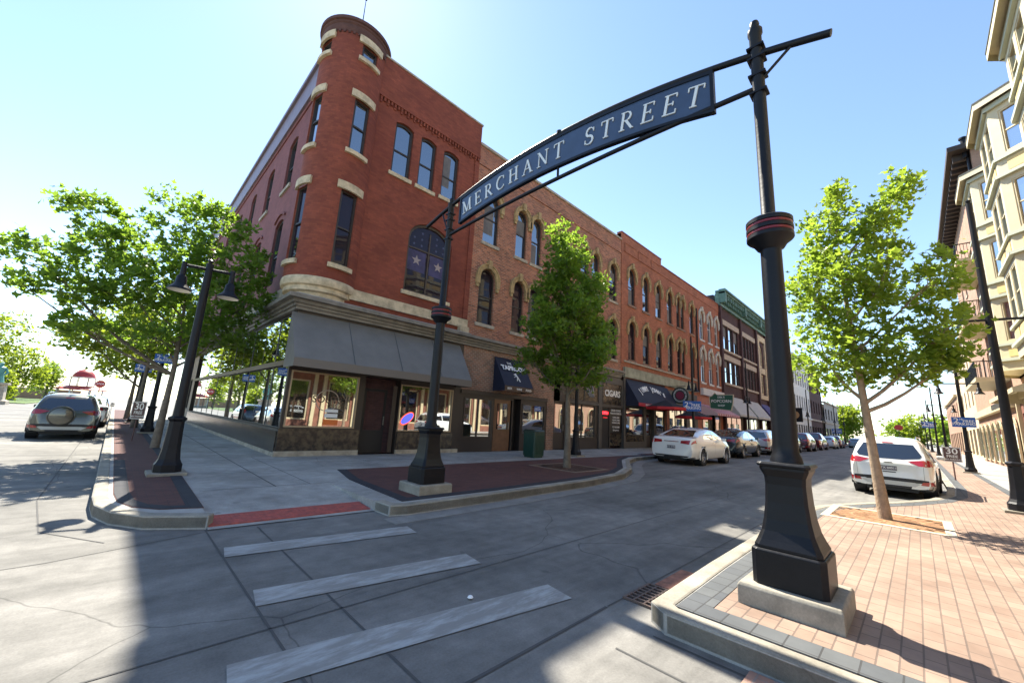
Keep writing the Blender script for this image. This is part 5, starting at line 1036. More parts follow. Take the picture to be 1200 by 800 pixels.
def grate(x, y, w, label, frame, mfill):
    g = thing('tree_grate', (x, y, Z), label, 'tree grate', 'iron grates around the street trees')
    m = MB(); F_ = Fr((x, y, 0), (1, 0, 0), (0, 0, 1)); m = MB()
    for a0, a1, b0, b1 in ((-w, w, -w, -w + .12), (-w, w, w - .12, w), (-w, -w + .12, -w + .12, w - .12), (w - .12, w, -w + .12, w - .12)): m.box(x + a0, x + a1, y + b0, y + b1, Z, Z + .016)
    m.build('frame', frame, g); m = MB(); k = 28
    for i in range(k):
        t = 2 * PI * i / k
        for r_in, r_out in ((0.25, 0.42), (0.46, 0.70), (0.74, 0.98)):
            for q in (0,):
                tt = t + (0 if r_in < .4 else .5 * 2 * PI / k); c_, s_ = math.cos(tt), math.sin(tt); L_ = min(w - .125, r_out)
                def lim(r): 
                    f = min(1, (w - .125) / max(abs(c_ * r), abs(s_ * r), 1e-6)); return r * f
                a_, b__ = lim(r_in), lim(r_out * 1.25); wd = 0.5 * PI * (a_) / k * 1.25; n_ = Vector((-s_, c_))
                if b__ - a_ > .02: m.add([(x + c_ * a_ - n_.x * wd, y + s_ * a_ - n_.y * wd, Z + .014), (x + c_ * b__ - n_.x * wd, y + s_ * b__ - n_.y * wd, Z + .014), (x + c_ * b__ + n_.x * wd, y + s_ * b__ + n_.y * wd, Z + .014), (x + c_ * a_ + n_.x * wd, y + s_ * a_ + n_.y * wd, Z + .014)], [(0, 1, 2, 3)])
    m.build('grate', mfill, g)
    MB().box(x - w + .121, x + w - .121, y - w + .121, y + w - .121, Z + .0, Z + .010).build('grate_bed', mat('grate_bed_' + mfill.name, tuple(c * .7 for c in mfill.node_tree.nodes['Principled BSDF'].inputs[0].default_value[:3]), 0.9), g)
    return g
M_rustO = mat('orange_rust_grate', (0.36, 0.19, 0.09), 0.8, var=0.35, vscale=8)
grate(10.55, 0.56, 0.86, 'rusty orange tree grate with a pale frame around the sunlit tree', mat('pale_grate_frame', (0.52, 0.45, 0.33), 0.8, var=0.2), M_rustO)
grate(10.7, 8.0, 0.92, 'dark brown tree grate in the brown pavers of the shaded kerb extension', mat('dark_grate_frame', (0.20, 0.14, 0.10), 0.8), mat('dark_rust_grate', (0.10, 0.05, 0.03), 0.8))
# sunlit tree on the right: crown measured at x=9.8, y -0.9..1.7, z 2.4..6.9
tx, ty = 10.5, 0.56
def S3(y, z): return (tx + (0), 0.02 + y * 1.07, 1.6 + (z - 1.6) * 1.07)
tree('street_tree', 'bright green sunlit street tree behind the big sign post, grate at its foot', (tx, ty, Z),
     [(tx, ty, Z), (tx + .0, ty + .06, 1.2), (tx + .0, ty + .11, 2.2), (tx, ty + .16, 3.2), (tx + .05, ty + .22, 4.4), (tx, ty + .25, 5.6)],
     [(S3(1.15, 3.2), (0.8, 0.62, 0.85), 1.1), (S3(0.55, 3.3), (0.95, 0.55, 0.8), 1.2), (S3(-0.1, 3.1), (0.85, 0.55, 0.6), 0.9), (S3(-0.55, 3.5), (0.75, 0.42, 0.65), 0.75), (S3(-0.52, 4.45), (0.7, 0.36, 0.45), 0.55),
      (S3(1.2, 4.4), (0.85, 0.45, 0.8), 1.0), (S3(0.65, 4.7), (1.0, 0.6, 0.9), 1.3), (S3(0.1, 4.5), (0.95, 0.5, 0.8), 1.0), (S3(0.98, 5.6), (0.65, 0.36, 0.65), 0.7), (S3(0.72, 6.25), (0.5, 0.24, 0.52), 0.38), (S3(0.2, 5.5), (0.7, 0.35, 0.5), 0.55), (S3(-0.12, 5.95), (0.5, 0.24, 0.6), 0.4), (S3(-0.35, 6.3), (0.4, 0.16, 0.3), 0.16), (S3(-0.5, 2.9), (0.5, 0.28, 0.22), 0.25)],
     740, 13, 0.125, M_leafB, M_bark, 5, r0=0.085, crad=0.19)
# tree before the brick building
tx, ty = 10.6, 8.0
def S2(x, z): return (1.095 * x, ty, 1.6 + (z - 1.6) * 1.095)
tree('street_tree', 'dense oval street tree on the shaded kerb extension before the brick building', (tx, ty, Z),
     [(tx, ty, Z), (tx - .0, ty, 1.3), (tx - .05, ty, 2.5), (tx - .1, ty, 4.2), (tx - .2, ty, 6.6)],
     [((tx + .0, ty, 4.4), (1.3, 1.2, 1.1), 2.0), ((tx - .1, ty, 3.4), (1.3, 1.2, 0.7), 1.3), ((tx + .0, ty, 5.6), (1.15, 1.1, 1.0), 1.6), ((tx - .35, ty, 6.8), (0.8, 0.8, 0.75), 0.9)] + [((tx - .1 + math.cos(k * 2.4) * (1.35 - .10 * k * .5), ty + math.sin(k * 2.4) * (1.25 - .05 * k), 3.2 + k * .29), (.52, .52, .42), .42) for k in range(13)] + [ ((tx - .75, ty, 7.7), (0.55, 0.6, 0.55), 0.45), ((tx + .15, ty, 7.5), (0.5, 0.5, 0.55), 0.4), ((tx + 1.5, ty, 4.7), (0.7, 0.7, 0.7), 0.5), ((tx - 1.5, ty, 4.6), (0.6, 0.7, 0.8), 0.5), ((tx + 1.1, ty, 6.1), (0.7, 0.7, 0.6), 0.5), ((tx - .2, ty, 3.0), (0.7, 0.7, 0.4), 0.35)],
     1150, 12, 0.15, M_leafM, M_barkG, 8, r0=0.10, crad=0.24)
# left trees
tx, ty = 1.10, 16.0
def TL(x, z, y=0): k = 16.0 / 14.8; return (x * k, ty + y, 1.6 + (z - 1.6) * k)
tree('street_tree', 'broad spreading street tree over the left sidewalk, its crown behind the short lamp', (tx, ty, Z),
     [(tx, ty, Z), (tx + .03, ty, 1.4), (tx + .05, ty, 2.6), (tx + .0, ty, 4.0), (tx - .1, ty, 6.2)],
     [(TL(0.9, 4.6), (1.9, 1.7, 1.1), 2.6), (TL(-0.3, 4.6), (1.5, 1.5, 1.0), 1.8), (TL(-1.35, 4.2), (0.9, 1.0, 0.5), 0.7), (TL(-1.9, 4.9), (0.8, 0.8, 0.38), 0.42), (TL(-1.0, 5.6), (0.9, 1.0, 0.5), 0.7), (TL(-1.35, 6.4), (0.7, 0.7, 0.35), 0.4), (TL(0.2, 5.9), (1.5, 1.4, 0.8), 1.5), (TL(0.5, 7.2), (0.9, 0.9, 0.5), 0.6), (TL(1.3, 7.0), (0.8, 0.8, 0.6), 0.6), (TL(1.9, 5.8), (1.2, 1.2, 1.1), 1.6), (TL(2.5, 4.7), (0.8, 1.1, 0.9), 0.9), (TL(2.0, 3.7), (1.0, 1.0, 0.6), 0.8), (TL(0.6, 3.3), (1.4, 1.4, 0.5), 1.0), (TL(-0.9, 3.3), (0.7, 0.9, 0.35), 0.4), (TL(2.0, 7.0), (0.45, 0.4, 0.45), 0.2), (TL(-2.05, 4.1), (0.4, .4, .25), .12)],
     860, 14, 0.175, M_leafM, M_barkG, 21, r0=0.095, crad=0.24)
tree('street_tree', 'second street tree down the side street, trunk beside the far lamp', (0.9, 26.5, Z),
     [(0.9, 26.5, Z), (0.9, 26.5, 1.6), (0.9, 26.5, 3.2), (0.9, 26.5, 5.2)],
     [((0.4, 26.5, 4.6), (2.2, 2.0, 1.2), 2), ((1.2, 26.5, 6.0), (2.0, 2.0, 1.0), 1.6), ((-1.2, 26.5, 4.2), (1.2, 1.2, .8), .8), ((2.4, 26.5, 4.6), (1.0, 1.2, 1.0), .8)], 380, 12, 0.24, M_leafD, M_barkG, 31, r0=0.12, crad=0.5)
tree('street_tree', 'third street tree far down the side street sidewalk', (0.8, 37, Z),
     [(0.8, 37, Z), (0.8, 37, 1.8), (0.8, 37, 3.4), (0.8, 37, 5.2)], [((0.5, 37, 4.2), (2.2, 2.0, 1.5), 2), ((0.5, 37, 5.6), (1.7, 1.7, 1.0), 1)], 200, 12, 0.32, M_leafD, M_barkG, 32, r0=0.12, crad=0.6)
def big(label, x, y, w, h, seed, name='park_tree', ml=None, n=260, ls=0.4, zb=1.2, group='park trees beyond the side street', cr=0.8):
    R = random.Random(seed); lob = [((x + R.uniform(-.55, .55) * w, y + R.uniform(-.5, .5) * w, zb + (h - zb) * R.uniform(.2, .85)), (w * .42, w * .42, (h - zb) * .24), 1) for _ in range(9)] + [((x, y, (h + zb) / 2), (w * .6, w * .6, (h - zb) * .42), 2)]
    return tree(name, label, (x, y, 0), [(x, y, 0), (x, y, h * .25), (x + .1, y, h * .5), (x, y, h * .8)], lob, n, 10, ls, ml or M_leafD, M_barkG, seed, r0=w * .07, group=group, crad=cr)
big('tall green park tree at the left edge beyond the street', -15.2, 92, 6.5, 13.5, 41, n=420, ls=0.42)
big('park tree right of the tall one at the left edge', -11.2, 98, 4.2, 8.8, 42, ls=0.42)
big('small pale park tree nearest the red domed pavilion', -9.0, 112, 3.0, 7.0, 43, ml=M_leafB, ls=0.42)
big('dark rounded park bush below the tall left trees', -10.6, 84, 2.0, 4.2, 44, name='bush', zb=0.2, n=160)
for i, (x, y, w, h) in enumerate(((-17, 14, 3.2, 7.5), (-17.5, 23, 3.4, 8), (-17, 33, 3.2, 7.6), (-18, 45, 3.4, 8.2))):
    big(('nearest', 'second', 'third', 'farthest')[i] + ' tree across the side street, mirrored in the corner windows', x, y, w, h, 50 + i, name='street_tree', ml=M_leafB if i % 2 else M_leafD, n=170, ls=0.34, zb=2.0, group='street trees across the side street', cr=0.6)
# trees at the end of Merchant Street
def dirp(px_slope, X): return X * px_slope
big('round dark green tree where the shaded row of fronts ends', 158, 15.2, 8, 11.2, 61, ml=M_leafD, n=420, ls=0.75, zb=0.3, group='trees at the far end of the street', cr=1.3)
big('pale low tree left of the round tree at the street end', 190, 26, 8, 8.5, 62, ml=M_leafB, n=200, ls=0.8, zb=0.2, group='trees at the far end of the street', cr=1.4)
for i, (x, y, w, h) in enumerate(((170, 3.5, 6, 7.5), (165, -1.0, 6, 9), (160, -5.5, 5, 8), (185, -9, 8, 9))):
    big(('green tree behind the white SUV roof at the street end', 'tall tree among the far lamp posts on the right', 'far tree nearest the sunlit buildings', 'farthest tree behind the sunlit buildings')[i], x, y, w, h, 70 + i, ml=M_leafB if i % 2 == 0 else M_leafD, n=170, ls=0.75, zb=0.2, group='trees at the far end of the street', cr=1.3)

# ---------------------------------------------------------------- left distance: pavilion, stop sign, statue
kx, ky = -4.75, 112
K = thing('pavilion', (kx, ky, 0), 'park pavilion with a red dome and white posts beyond the parked cars', 'pavilion')
M_rd = mat('red_roof', (0.42, 0.035, 0.03), 0.5, var=0.15)
m = MB(); m.lathe((kx, ky, 0), [(1.62, 4.62), (1.55, 5.0), (1.3, 5.5), (0.9, 5.95), (0.4, 6.2), (0.0, 6.28)], 24); m.build('dome', M_rd, K, smooth=True)
MB().lathe((kx, ky, 0), [(0.0, 6.25), (0.18, 6.3), (0.2, 6.6), (0.08, 6.8), (0.0, 6.95)], 10).build('finial', M_black, K)
MB().lathe((kx, ky, 0), [(0, 4.58), (2.1, 4.58), (2.1, 4.68), (1.6, 4.72)], 8).build('dome_ring', M_white_m, K)
for i in range(8): t = PI / 8 + i * PI / 4; m = MB(); m.tube([(kx + 1.75 * math.cos(t), ky + 1.75 * math.sin(t), 2.9), (kx + 1.75 * math.cos(t), ky + 1.75 * math.sin(t), 4.6)], 0.07, 6); m.build('upper_post', M_white_m, K)
MB().lathe((kx, ky, 0), [(1.9, 3.05), (2.0, 3.0), (3.6, 2.45), (3.6, 2.3)], 8).build('lower_roof', M_rd, K)
for i in range(8): t = PI / 8 + i * PI / 4; m = MB(); m.tube([(kx + 3.2 * math.cos(t), ky + 3.2 * math.sin(t), 0), (kx + 3.2 * math.cos(t), ky + 3.2 * math.sin(t), 2.4)], 0.12, 6); m.build('post', M_white_m, K)
MB().lathe((kx, ky, 0), [(3.5, 0), (3.5, 0.5), (0, 0.5)], 8).build('floor', M_curb, K)
s_ = thing('stop_sign', (-1.3, 62, Z), 'red octagonal stop sign beyond the parked cars on the left', 'sign')
F_ = Fr((-1.3, 62, 0), (1, 0, 0), (0, -1, 0)); oc = [(0.42 * math.cos(PI / 8 + k * PI / 4), 2.75 + 0.42 * math.sin(PI / 8 + k * PI / 4)) for k in range(8)]
MB().fprism(F_, oc, 0, 0.02).build('plate', M_rd, s_); text('lettering', "STOP", 0.26, M_white, s_, plane_M(F_, 0, 0.022, 2.75), 0.003); MB().tube([(-1.3, 62.03, 0), (-1.3, 62.03, 2.9)], 0.035, 6).build('post', M_black, s_)
S_ = thing('statue', (-9.15, 69, 0), 'green bronze statue on a stone pedestal at the far left edge', 'statue')
m = MB(); m.sq((-9.15, 69, 0), [(1.1, 0), (1.1, .4), (0.8, .5), (0.7, 2.0), (0.9, 2.1), (0.9, 2.3)]); m.build('pedestal', M_stone, S_)
m = MB(); m.lathe((-9.15, 69, 2.3), [(0.5, 0), (0.45, .3), (0.32, .9), (0.36, 1.3), (0.42, 1.6), (0.15, 1.75), (0.13, 1.8), (0.17, 1.95), (0.15, 2.1), (0, 2.18)], 12); m.tube([(-8.8, 69, 3.8), (-8.6, 68.9, 3.4), (-8.75, 68.6, 3.1)], [.12, .1, .08], 7); m.tube([(-9.5, 69, 3.8), (-9.7, 68.9, 3.4), (-9.5, 68.6, 3.3)], [.12, .1, .08], 7); m.build('figure', mat('verdigris_bronze', (0.10, 0.30, 0.26), 0.6, var=0.4), S_, smooth=True)
hw = thing('low_wall', (-10, 125, 0), 'pale low wall and terrace beyond the park trees at the left', 'wall'); MB().box(-16, -5.2, 125, 126, 0, 2.2).build('wall', M_tanbrick, hw)
st(MB().box(-60, -7.5, 76, 240, 0, 0.1).build('grass', mat('park_grass', (0.09, 0.15, 0.03), 0.9, var=0.3, vscale=0.5)))
st(MB().box(-40, -13.2, -30, 70, 0.0, 0.15).build('sidewalk', M_walk))
st(MB().box(128, 900, 10, 200, 0, 0.1).build('grass', mat('park_grass', (0.09, 0.15, 0.03), 0.9)))

# ---------------------------------------------------------------- cars
def interp(tab, x):
    if x <= tab[0][0]: return tab[0][1]
    for (a, p), (b, q) in zip(tab, tab[1:]):
        if x <= b: return p + (q - p) * (x - a) / (b - a)
    return tab[-1][1]
def smooth_tab(tab, x, s=0.10):
    ks = ((-1.5, .12), (-.75, .22), (0, .32), (.75, .22), (1.5, .12)); return sum(w * interp(tab, x + k * s) for k, w in ks)
TYPES = {
 'sedan': dict(L=4.85, W=1.86, T=[(0, .80), (.05, 1.0), (.14, 1.08), (.62, 1.12), (1.1, 1.30), (1.6, 1.43), (2.15, 1.485), (2.7, 1.46), (3.15, 1.30), (3.7, 1.04), (4.3, .95), (4.66, .82), (4.85, .58)],
   B=[(0, .78), (.14, 1.0), (.7, 1.02), (2.4, .98), (3.6, .95), (4.85, .7)], wx=(.98, 3.82), wr=.335, side=[[(1.12, 1.06), (1.45, 1.27), (1.98, 1.385), (2.25, 1.40), (2.25, 1.03)], [(2.33, 1.03), (2.33, 1.40), (2.68, 1.385), (3.02, 1.26), (3.42, 1.04)]],
   rear=[(-.64, 1.13), (-.50, 1.385), (.50, 1.385), (.64, 1.13)], lamps=[[(.38, .86), (.40, .96), (.86, 1.0), (.90, .90), (.8, .83)]], plate=.70, bump=.42, front=[(-.68, 1.08), (-.52, 1.40), (.52, 1.40), (.68, 1.08)]),
 'suv': dict(L=4.52, W=1.84, T=[(0, .90), (.04, 1.02), (.10, 1.10), (.28, 1.42), (.42, 1.60), (.7, 1.655), (1.5, 1.69), (2.4, 1.67), (2.85, 1.50), (3.4, 1.17), (3.9, 1.08), (4.3, .95), (4.52, .66)],
   B=[(0, .86), (.10, 1.04), (.6, 1.10), (2.5, 1.06), (3.4, 1.02), (4.52, .75)], wx=(.86, 3.55), wr=.355, side=[[(.48, 1.18), (.62, 1.42), (1.3, 1.52), (1.3, 1.14)], [(1.36, 1.14), (1.36, 1.53), (2.12, 1.54), (2.12, 1.12)], [(2.19, 1.12), (2.19, 1.54), (2.5, 1.50), (3.12, 1.14)]],
   rear=[(-.66, 1.13), (-.70, 1.2), (-.54, 1.50), (.54, 1.50), (.70, 1.2), (.66, 1.13), (.3, 1.08), (-.3, 1.08)], lamps=[[(.40, 1.035), (.62, .93), (.88, .92), (.90, 1.06), (.80, 1.10)]], plate=.82, bump=.50, front=[(-.68, 1.2), (-.54, 1.56), (.54, 1.56), (.68, 1.2)]),
 'hatch': dict(L=4.3, W=1.78, T=[(0, .85), (.05, 1.0), (.12, 1.08), (.35, 1.34), (.6, 1.47), (1.4, 1.53), (2.2, 1.50), (2.65, 1.34), (3.2, 1.06), (3.8, .97), (4.1, .85), (4.3, .62)],
   B=[(0, .8), (.12, 1.0), (.8, 1.0), (3.0, .95), (4.3, .7)], wx=(.8, 3.42), wr=.32, side=[[(.6, 1.08), (.8, 1.30), (1.75, 1.42), (1.75, 1.05)], [(1.82, 1.05), (1.82, 1.42), (2.3, 1.37), (2.9, 1.06)]],
   rear=[(-.62, 1.1), (-.5, 1.38), (.5, 1.38), (.62, 1.1)], lamps=[[(.62, .86), (.62, 1.12), (.86, 1.08), (.87, .86)]], plate=.72, bump=.42, front=[(-.64, 1.1), (-.5, 1.42), (.5, 1.42), (.64, 1.1)]),
 'van': dict(L=5.0, W=1.95, T=[(0, .95), (.05, 1.15), (.14, 1.3), (.3, 1.6), (.55, 1.72), (1.6, 1.76), (2.8, 1.72), (3.4, 1.42), (3.95, 1.12), (4.5, 1.0), (4.8, .86), (5, .65)],
   B=[(0, .9), (.14, 1.08), (3.5, 1.05), (5, .75)], wx=(.95, 3.95), wr=.34, side=[[(.5, 1.2), (.62, 1.5), (1.6, 1.58), (1.6, 1.14)], [(1.68, 1.14), (1.68, 1.58), (2.6, 1.58), (2.6, 1.12)], [(2.68, 1.12), (2.68, 1.56), (3.0, 1.48), (3.6, 1.12)]],
   rear=[(-.72, 1.18), (-.6, 1.6), (.6, 1.6), (.72, 1.18)], lamps=[[(.74, .95), (.74, 1.3), (.92, 1.25), (.93, .95)]], plate=.85, bump=.48, front=[(-.7, 1.15), (-.56, 1.6), (.56, 1.6), (.7, 1.15)]),
 'pickup': dict(L=5.8, W=1.98, T=[(0, 1.05), (.05, 1.12), (1.9, 1.14), (2.0, 1.5), (2.15, 1.78), (2.6, 1.84), (3.3, 1.80), (3.8, 1.5), (4.25, 1.2), (5.2, 1.12), (5.6, 1.0), (5.8, .7)],
   B=[(0, .98), (2, 1.1), (4.2, 1.1), (5.8, .8)], wx=(1.15, 4.75), wr=.40, side=[[(2.25, 1.2), (2.3, 1.65), (2.9, 1.68), (2.9, 1.18)], [(2.97, 1.18), (2.97, 1.68), (3.4, 1.64), (3.95, 1.2)]],
   rear=[(-.6, 1.25), (-.55, 1.68), (.55, 1.68), (.6, 1.25)], lamps=[[(.82, .72), (.82, 1.05), (.96, 1.05), (.96, .72)]], plate=.6, bump=.52, front=[(-.7, 1.25), (-.56, 1.7), (.56, 1.7), (.7, 1.25)]),
}
M_tyre = mat('tyre_rubber', (0.018, 0.018, 0.019), 0.85); M_rim = mat('alloy_rim', (0.45, 0.46, 0.48), 0.3, metal=0.8); M_trim = mat('black_plastic', (0.02, 0.02, 0.022), 0.6)
M_tail = mat('red_tail_lamp', (0.35, 0.012, 0.015), 0.12, coat=1.0, spec=0.7); M_plate = mat('plate_dark', (0.10, 0.09, 0.12), 0.4); M_chrome = mat('chrome', (0.7, 0.7, 0.7), 0.12, metal=1.0); M_headl = mat('head_lamp', (0.5, 0.52, 0.55), 0.1, coat=1.0)
def car(kind, loc, rz, paint, label, name='parked_car', group='cars parked along the street', scale=1.0, detail=True, cat='car', rails=False, spare=False, plate_txt=None):
    S = TYPES[kind]; L, W = S['L'], S['W']; T_ = thing(name, loc, label, cat, group, rz=rz, local=True); T_.scale = (scale,) * 3
    st_ = sorted(set([0, .02, .05, .09, .14, .2, L - .02, L - .06, L - .12, L - .2] + [0.2 + (L - .4) * i / 64 for i in range(65)])); zb = .24; V = []; N = 15
    wt = [(0, .86), (.04, .91), (.12, .95), (.4, .99), (1.0, 1), (L - 1.2, .99), (L - .5, .94), (L - .15, .84), (L, .70)]
    for x in st_:
        w = W / 2 * smooth_tab(wt, x, .06); t = smooth_tab(S['T'], x, .07 if x > .3 else .03); b = min(smooth_tab(S['B'], x), t - .02); g = t - b; z0 = zb + (0.06 if x < .3 or x > L - .5 else 0)
        wr = .945 * w - .36 * g
        half = [(0, z0), (.7 * w, z0), (.93 * w, z0 + .03), (.985 * w, z0 + .12), (w, z0 + .42 * (b - z0)), (.997 * w, z0 + .68 * (b - z0)), (.985 * w, z0 + .88 * (b - z0)), (.945 * w, b),
                (.945 * w - .12 * g, b + .32 * g), (.945 * w - .25 * g, b + .64 * g), (wr, b + .86 * g), (wr - .06, b + .955 * g), (wr * .72, t + .004), (wr * .36, t + .018), (0, t + .022)]
        V.append([(x, y, z) for y, z in half])
    vs = []; fs = []
    for side in (1, -1):
        k = len(vs)
        for row in V: vs += [(x, y * side, z) for x, y, z in row]
        for i in range(len(V) - 1):
            for j_ in range(N - 1):
                q = (k + i * N + j_, k + (i + 1) * N + j_, k + (i + 1) * N + j_ + 1, k + i * N + j_ + 1); c = [sum(vs[a][d] for a in q) / 4 for d in range(3)]
                if any(math.hypot(c[0] - wx, c[2] - S['wr']) < S['wr'] + .05 for wx in S['wx']) and abs(c[1]) > .25 * W: continue
                fs.append(q if side == 1 else q[::-1])
        for i in (0, len(V) - 1): fs.append(tuple(k + i * N + j_ for j_ in range(N)))
    bm = bmesh.new(); BV = [bm.verts.new(v) for v in vs]; bm.verts.ensure_lookup_table()
    for f in fs:
        try: bm.faces.new([BV[i] for i in f])
        except ValueError: pass
    bmesh.ops.remove_doubles(bm, verts=bm.verts, dist=.0005); bmesh.ops.recalc_face_normals(bm, faces=bm.faces); me = bpy.data.meshes.new('body'); bm.to_mesh(me); bvh = BVHTree.FromBMesh(bm); bm.free()
    for p in me.polygons: p.use_smooth = True
    me.set_sharp_from_angle(angle=math.radians(42)); me.materials.append(paint); body = bpy.data.objects.new('body', me); C.objects.link(body); body.parent = T_
    def decal(pts, ax, nm, m, off=.006, par=None, cuts=3, sgn=None):
        b = bmesh.new(); vv = [b.verts.new((p[0], p[1], 0)) for p in pts]; f = b.faces.new(vv); bmesh.ops.triangulate(b, faces=[f]); bmesh.ops.subdivide_edges(b, edges=b.edges, cuts=cuts, use_grid_fill=True)
        D = {'y+': (0, -1, 0), 'y-': (0, 1, 0), 'rear': (1, 0, 0), 'front': (-1, 0, 0)}[ax]; bad = []
        for v in b.verts:
            p, q = v.co.x, v.co.y; o = {'y+': (p, 3, q), 'y-': (p, -3, q), 'rear': (-3, p, q), 'front': (L + 3, p, q)}[ax]
            h = bvh.ray_cast(Vector(o), Vector(D)); 
            if h[0] is None: bad.append(v); continue
            v.co = h[0] + h[1] * off * (1 if h[1].dot(Vector(D)) < 0 else -1)
        bmesh.ops.delete(b, geom=bad, context='VERTS'); mm = bpy.data.meshes.new(nm); b.to_mesh(mm); b.free()
        for p in mm.polygons: p.use_smooth = True
        mm.materials.append(m); o = bpy.data.objects.new(nm, mm); C.objects.link(o); o.parent = par or T_; return o
    for pts in S['side']:
        for ax in ('y+', 'y-'): decal(pts, ax, 'side_window', M_gl_car)
    decal(S['rear'], 'rear', 'rear_window', M_gl_car); decal(S['front'], 'front', 'windscreen', M_gl_car)
    for pts in S['lamps']:
        for s in (1, -1): decal([(y * s, z) for y, z in pts], 'rear', 'tail_lamp', M_tail, off=.012)
    for s in (1, -1): decal([(.5 * s, .68), (.5 * s, .8), (.8 * s, .82), (.8 * s, .66)] if kind != 'pickup' else [(.6 * s, .8), (.6 * s, .98), (.9 * s, .98), (.9 * s, .8)], 'front', 'headlight', M_headl)
    pz = S['plate']; decal([(-.17, pz - .06), (.17, pz - .06), (.17, pz + .06), (-.17, pz + .06)], 'rear', 'number_plate', M_plate, off=.014, cuts=1)
    if detail:
        bz = S['bump']; decal([(-.86, bz - .04), (.86, bz - .04), (.88, bz + .05), (.5, bz + .07), (-.5, bz + .07), (-.88, bz + .05)] if kind == 'suv' else [(-.6, .30), (.6, .30), (.72, .38), (-.72, .38)], 'rear', 'bumper_trim', M_trim, off=.008)
        if kind == 'suv':
            decal([(-.82, .30), (.82, .30), (.86, .44), (-.86, .44)], 'rear', 'lower_bumper', M_trim, off=.006); decal([(-.5, .36), (.5, .36), (.62, .45), (.5, .475), (-.5, .475), (-.62, .45)], 'rear', 'skid_plate', mat('silver_plastic', (0.5, 0.5, 0.48), 0.4), off=.016)
            for s in (1, -1): decal([(.62 * s, .42), (.66 * s, .50), (.86 * s, .53), (.88 * s, .42)], 'rear', 'reflector', M_tail, off=.014)
            decal([(-.12, 1.52), (.12, 1.52), (.12, 1.545), (-.12, 1.545)], 'rear', 'brake_lamp', M_tail, off=.012, cuts=1)
            decal([(-.10, .955), (.10, .955), (.08, .985), (-.08, .985)], 'rear', 'badge', M_trim, off=.014, cuts=1); decal([(-.14, .70), (.14, .70), (.14, .725), (-.14, .725)], 'rear', 'tailgate_handle', M_trim, off=.014, cuts=1)
            for s in (1, -1): decal([(.70 * s, .56), (.705 * s, .56), (.715 * s, 1.08), (.708 * s, 1.08)], 'rear', 'tailgate_gap', M_trim, off=.004, cuts=5)
        else: decal([(-.3, .905), (.3, .905), (.3, .93), (-.3, .93)] if kind == 'sedan' else [(-.3, .86), (.3, .86), (.3, .885), (-.3, .885)], 'rear', 'chrome_strip', M_chrome, off=.012, cuts=2)
        xb = S['side'][0][-1][0]
        for s, ax in ((1, 'y+'), (-1, 'y-')):
            for xg in [p[0][0] if i else None for i, p in enumerate(S['side'])] + [S['side'][-1][-1][0] + .05]:
                if xg: decal([(xg - .005, .34), (xg + .005, .34), (xg + .005, 1.0), (xg - .005, 1.0)], ax, 'door_gap', M_trim, off=.003, cuts=4)
            for pts in S['side'][-2:]: x = pts[0][0] if pts[0][0] > 1.7 else pts[-1][0] - .25; decal([(x + .08, .90), (x + .28, .90), (x + .28, .93), (x + .08, .93)], ax, 'door_handle', M_chrome if kind == 'sedan' else M_trim, off=.022, cuts=1)
    bz_ = interp(S['B'], S['side'][-1][-1][0] - .15)
    for s in (1, -1):
        xm = S['side'][-1][-1][0] - .22; m = MB(); m.box(xm - .05, xm + .06, s * (W / 2 - .02) if s > 0 else -W / 2 - .17, s * (W / 2 - .02) + .19 if s > 0 else -W / 2 + .02, bz_ + .03, bz_ + .15); m.build('wing_mirror', paint, T_, bevel=.03)
    m = MB(); m.box(.15, L - .2, -W * .30, W * .30, .19, .62); m.box(.1, L - .15, -W * .44, W * .44, .25, .27); m.build('underbody', M_dark, T_)
    for wx in S['wx']:
        for s in (1, -1):
            r = S['wr']; yc = s * (W / 2 - .115)
            R_ = Matrix.Rotation(PI / 2, 3, 'X'); m = MB(); m.lathe((wx, yc, r), [(r * .62, -.10), (r * .93, -.105), (r, -.07), (r, .07), (r * .93, .105), (r * .62, .10)], 28, M=R_); wh = m.build('wheel', M_tyre, T_, smooth=True)
            m = MB(); f_ = -s; m.lathe((wx, yc, r), [(0, .05 * f_), (r * .14, .055 * f_), (r * .16, .04 * f_)], 16, M=R_); m.lathe((wx, yc, r), [(r * .66, .098 * f_), (r * .60, .09 * f_), (r * .58, .02 * f_)], 28, M=R_)
            for q in range(7):
                t = 2 * PI * q / 7; a0, a1 = r * .10, r * .62; dx, dz = math.cos(t), math.sin(t); nx, nz = -dz, dx; y0_ = yc + s * .055; y1_ = yc + s * .03
                P_ = [(wx + dx * a0 + nx * .022, y0_, r + dz * a0 + nz * .022), (wx + dx * a0 - nx * .022, y0_, r + dz * a0 - nz * .022), (wx + dx * a1 - nx * .03, y0_ + s * .02, r + dz * a1 - nz * .03), (wx + dx * a1 + nx * .03, y0_ + s * .02, r + dz * a1 + nz * .03)]
                m.add(P_ + [(p[0], y1_, p[2]) for p in P_], [(0, 1, 2, 3), (0, 4, 5, 1), (1, 5, 6, 2), (2, 6, 7, 3), (3, 7, 4, 0)])
            m.build('rim', M_rim, wh); 
            m = MB(); m.lathe((wx, yc - s * .02, r), [(0, 0), (r * .62, 0)], 20, M=R_); m.build('brake_disc', M_dark, wh)
            m = MB(); m.tube([(wx + (r + .055) * math.cos(t_), s * (W / 2 - .012 + (0)), r + (r + .055) * math.sin(t_)) for t_ in [PI * k / 14 for k in range(-1, 16)]], .022, 6); m.build('arch_lip', M_trim if kind == 'suv' else paint, T_, smooth=True)
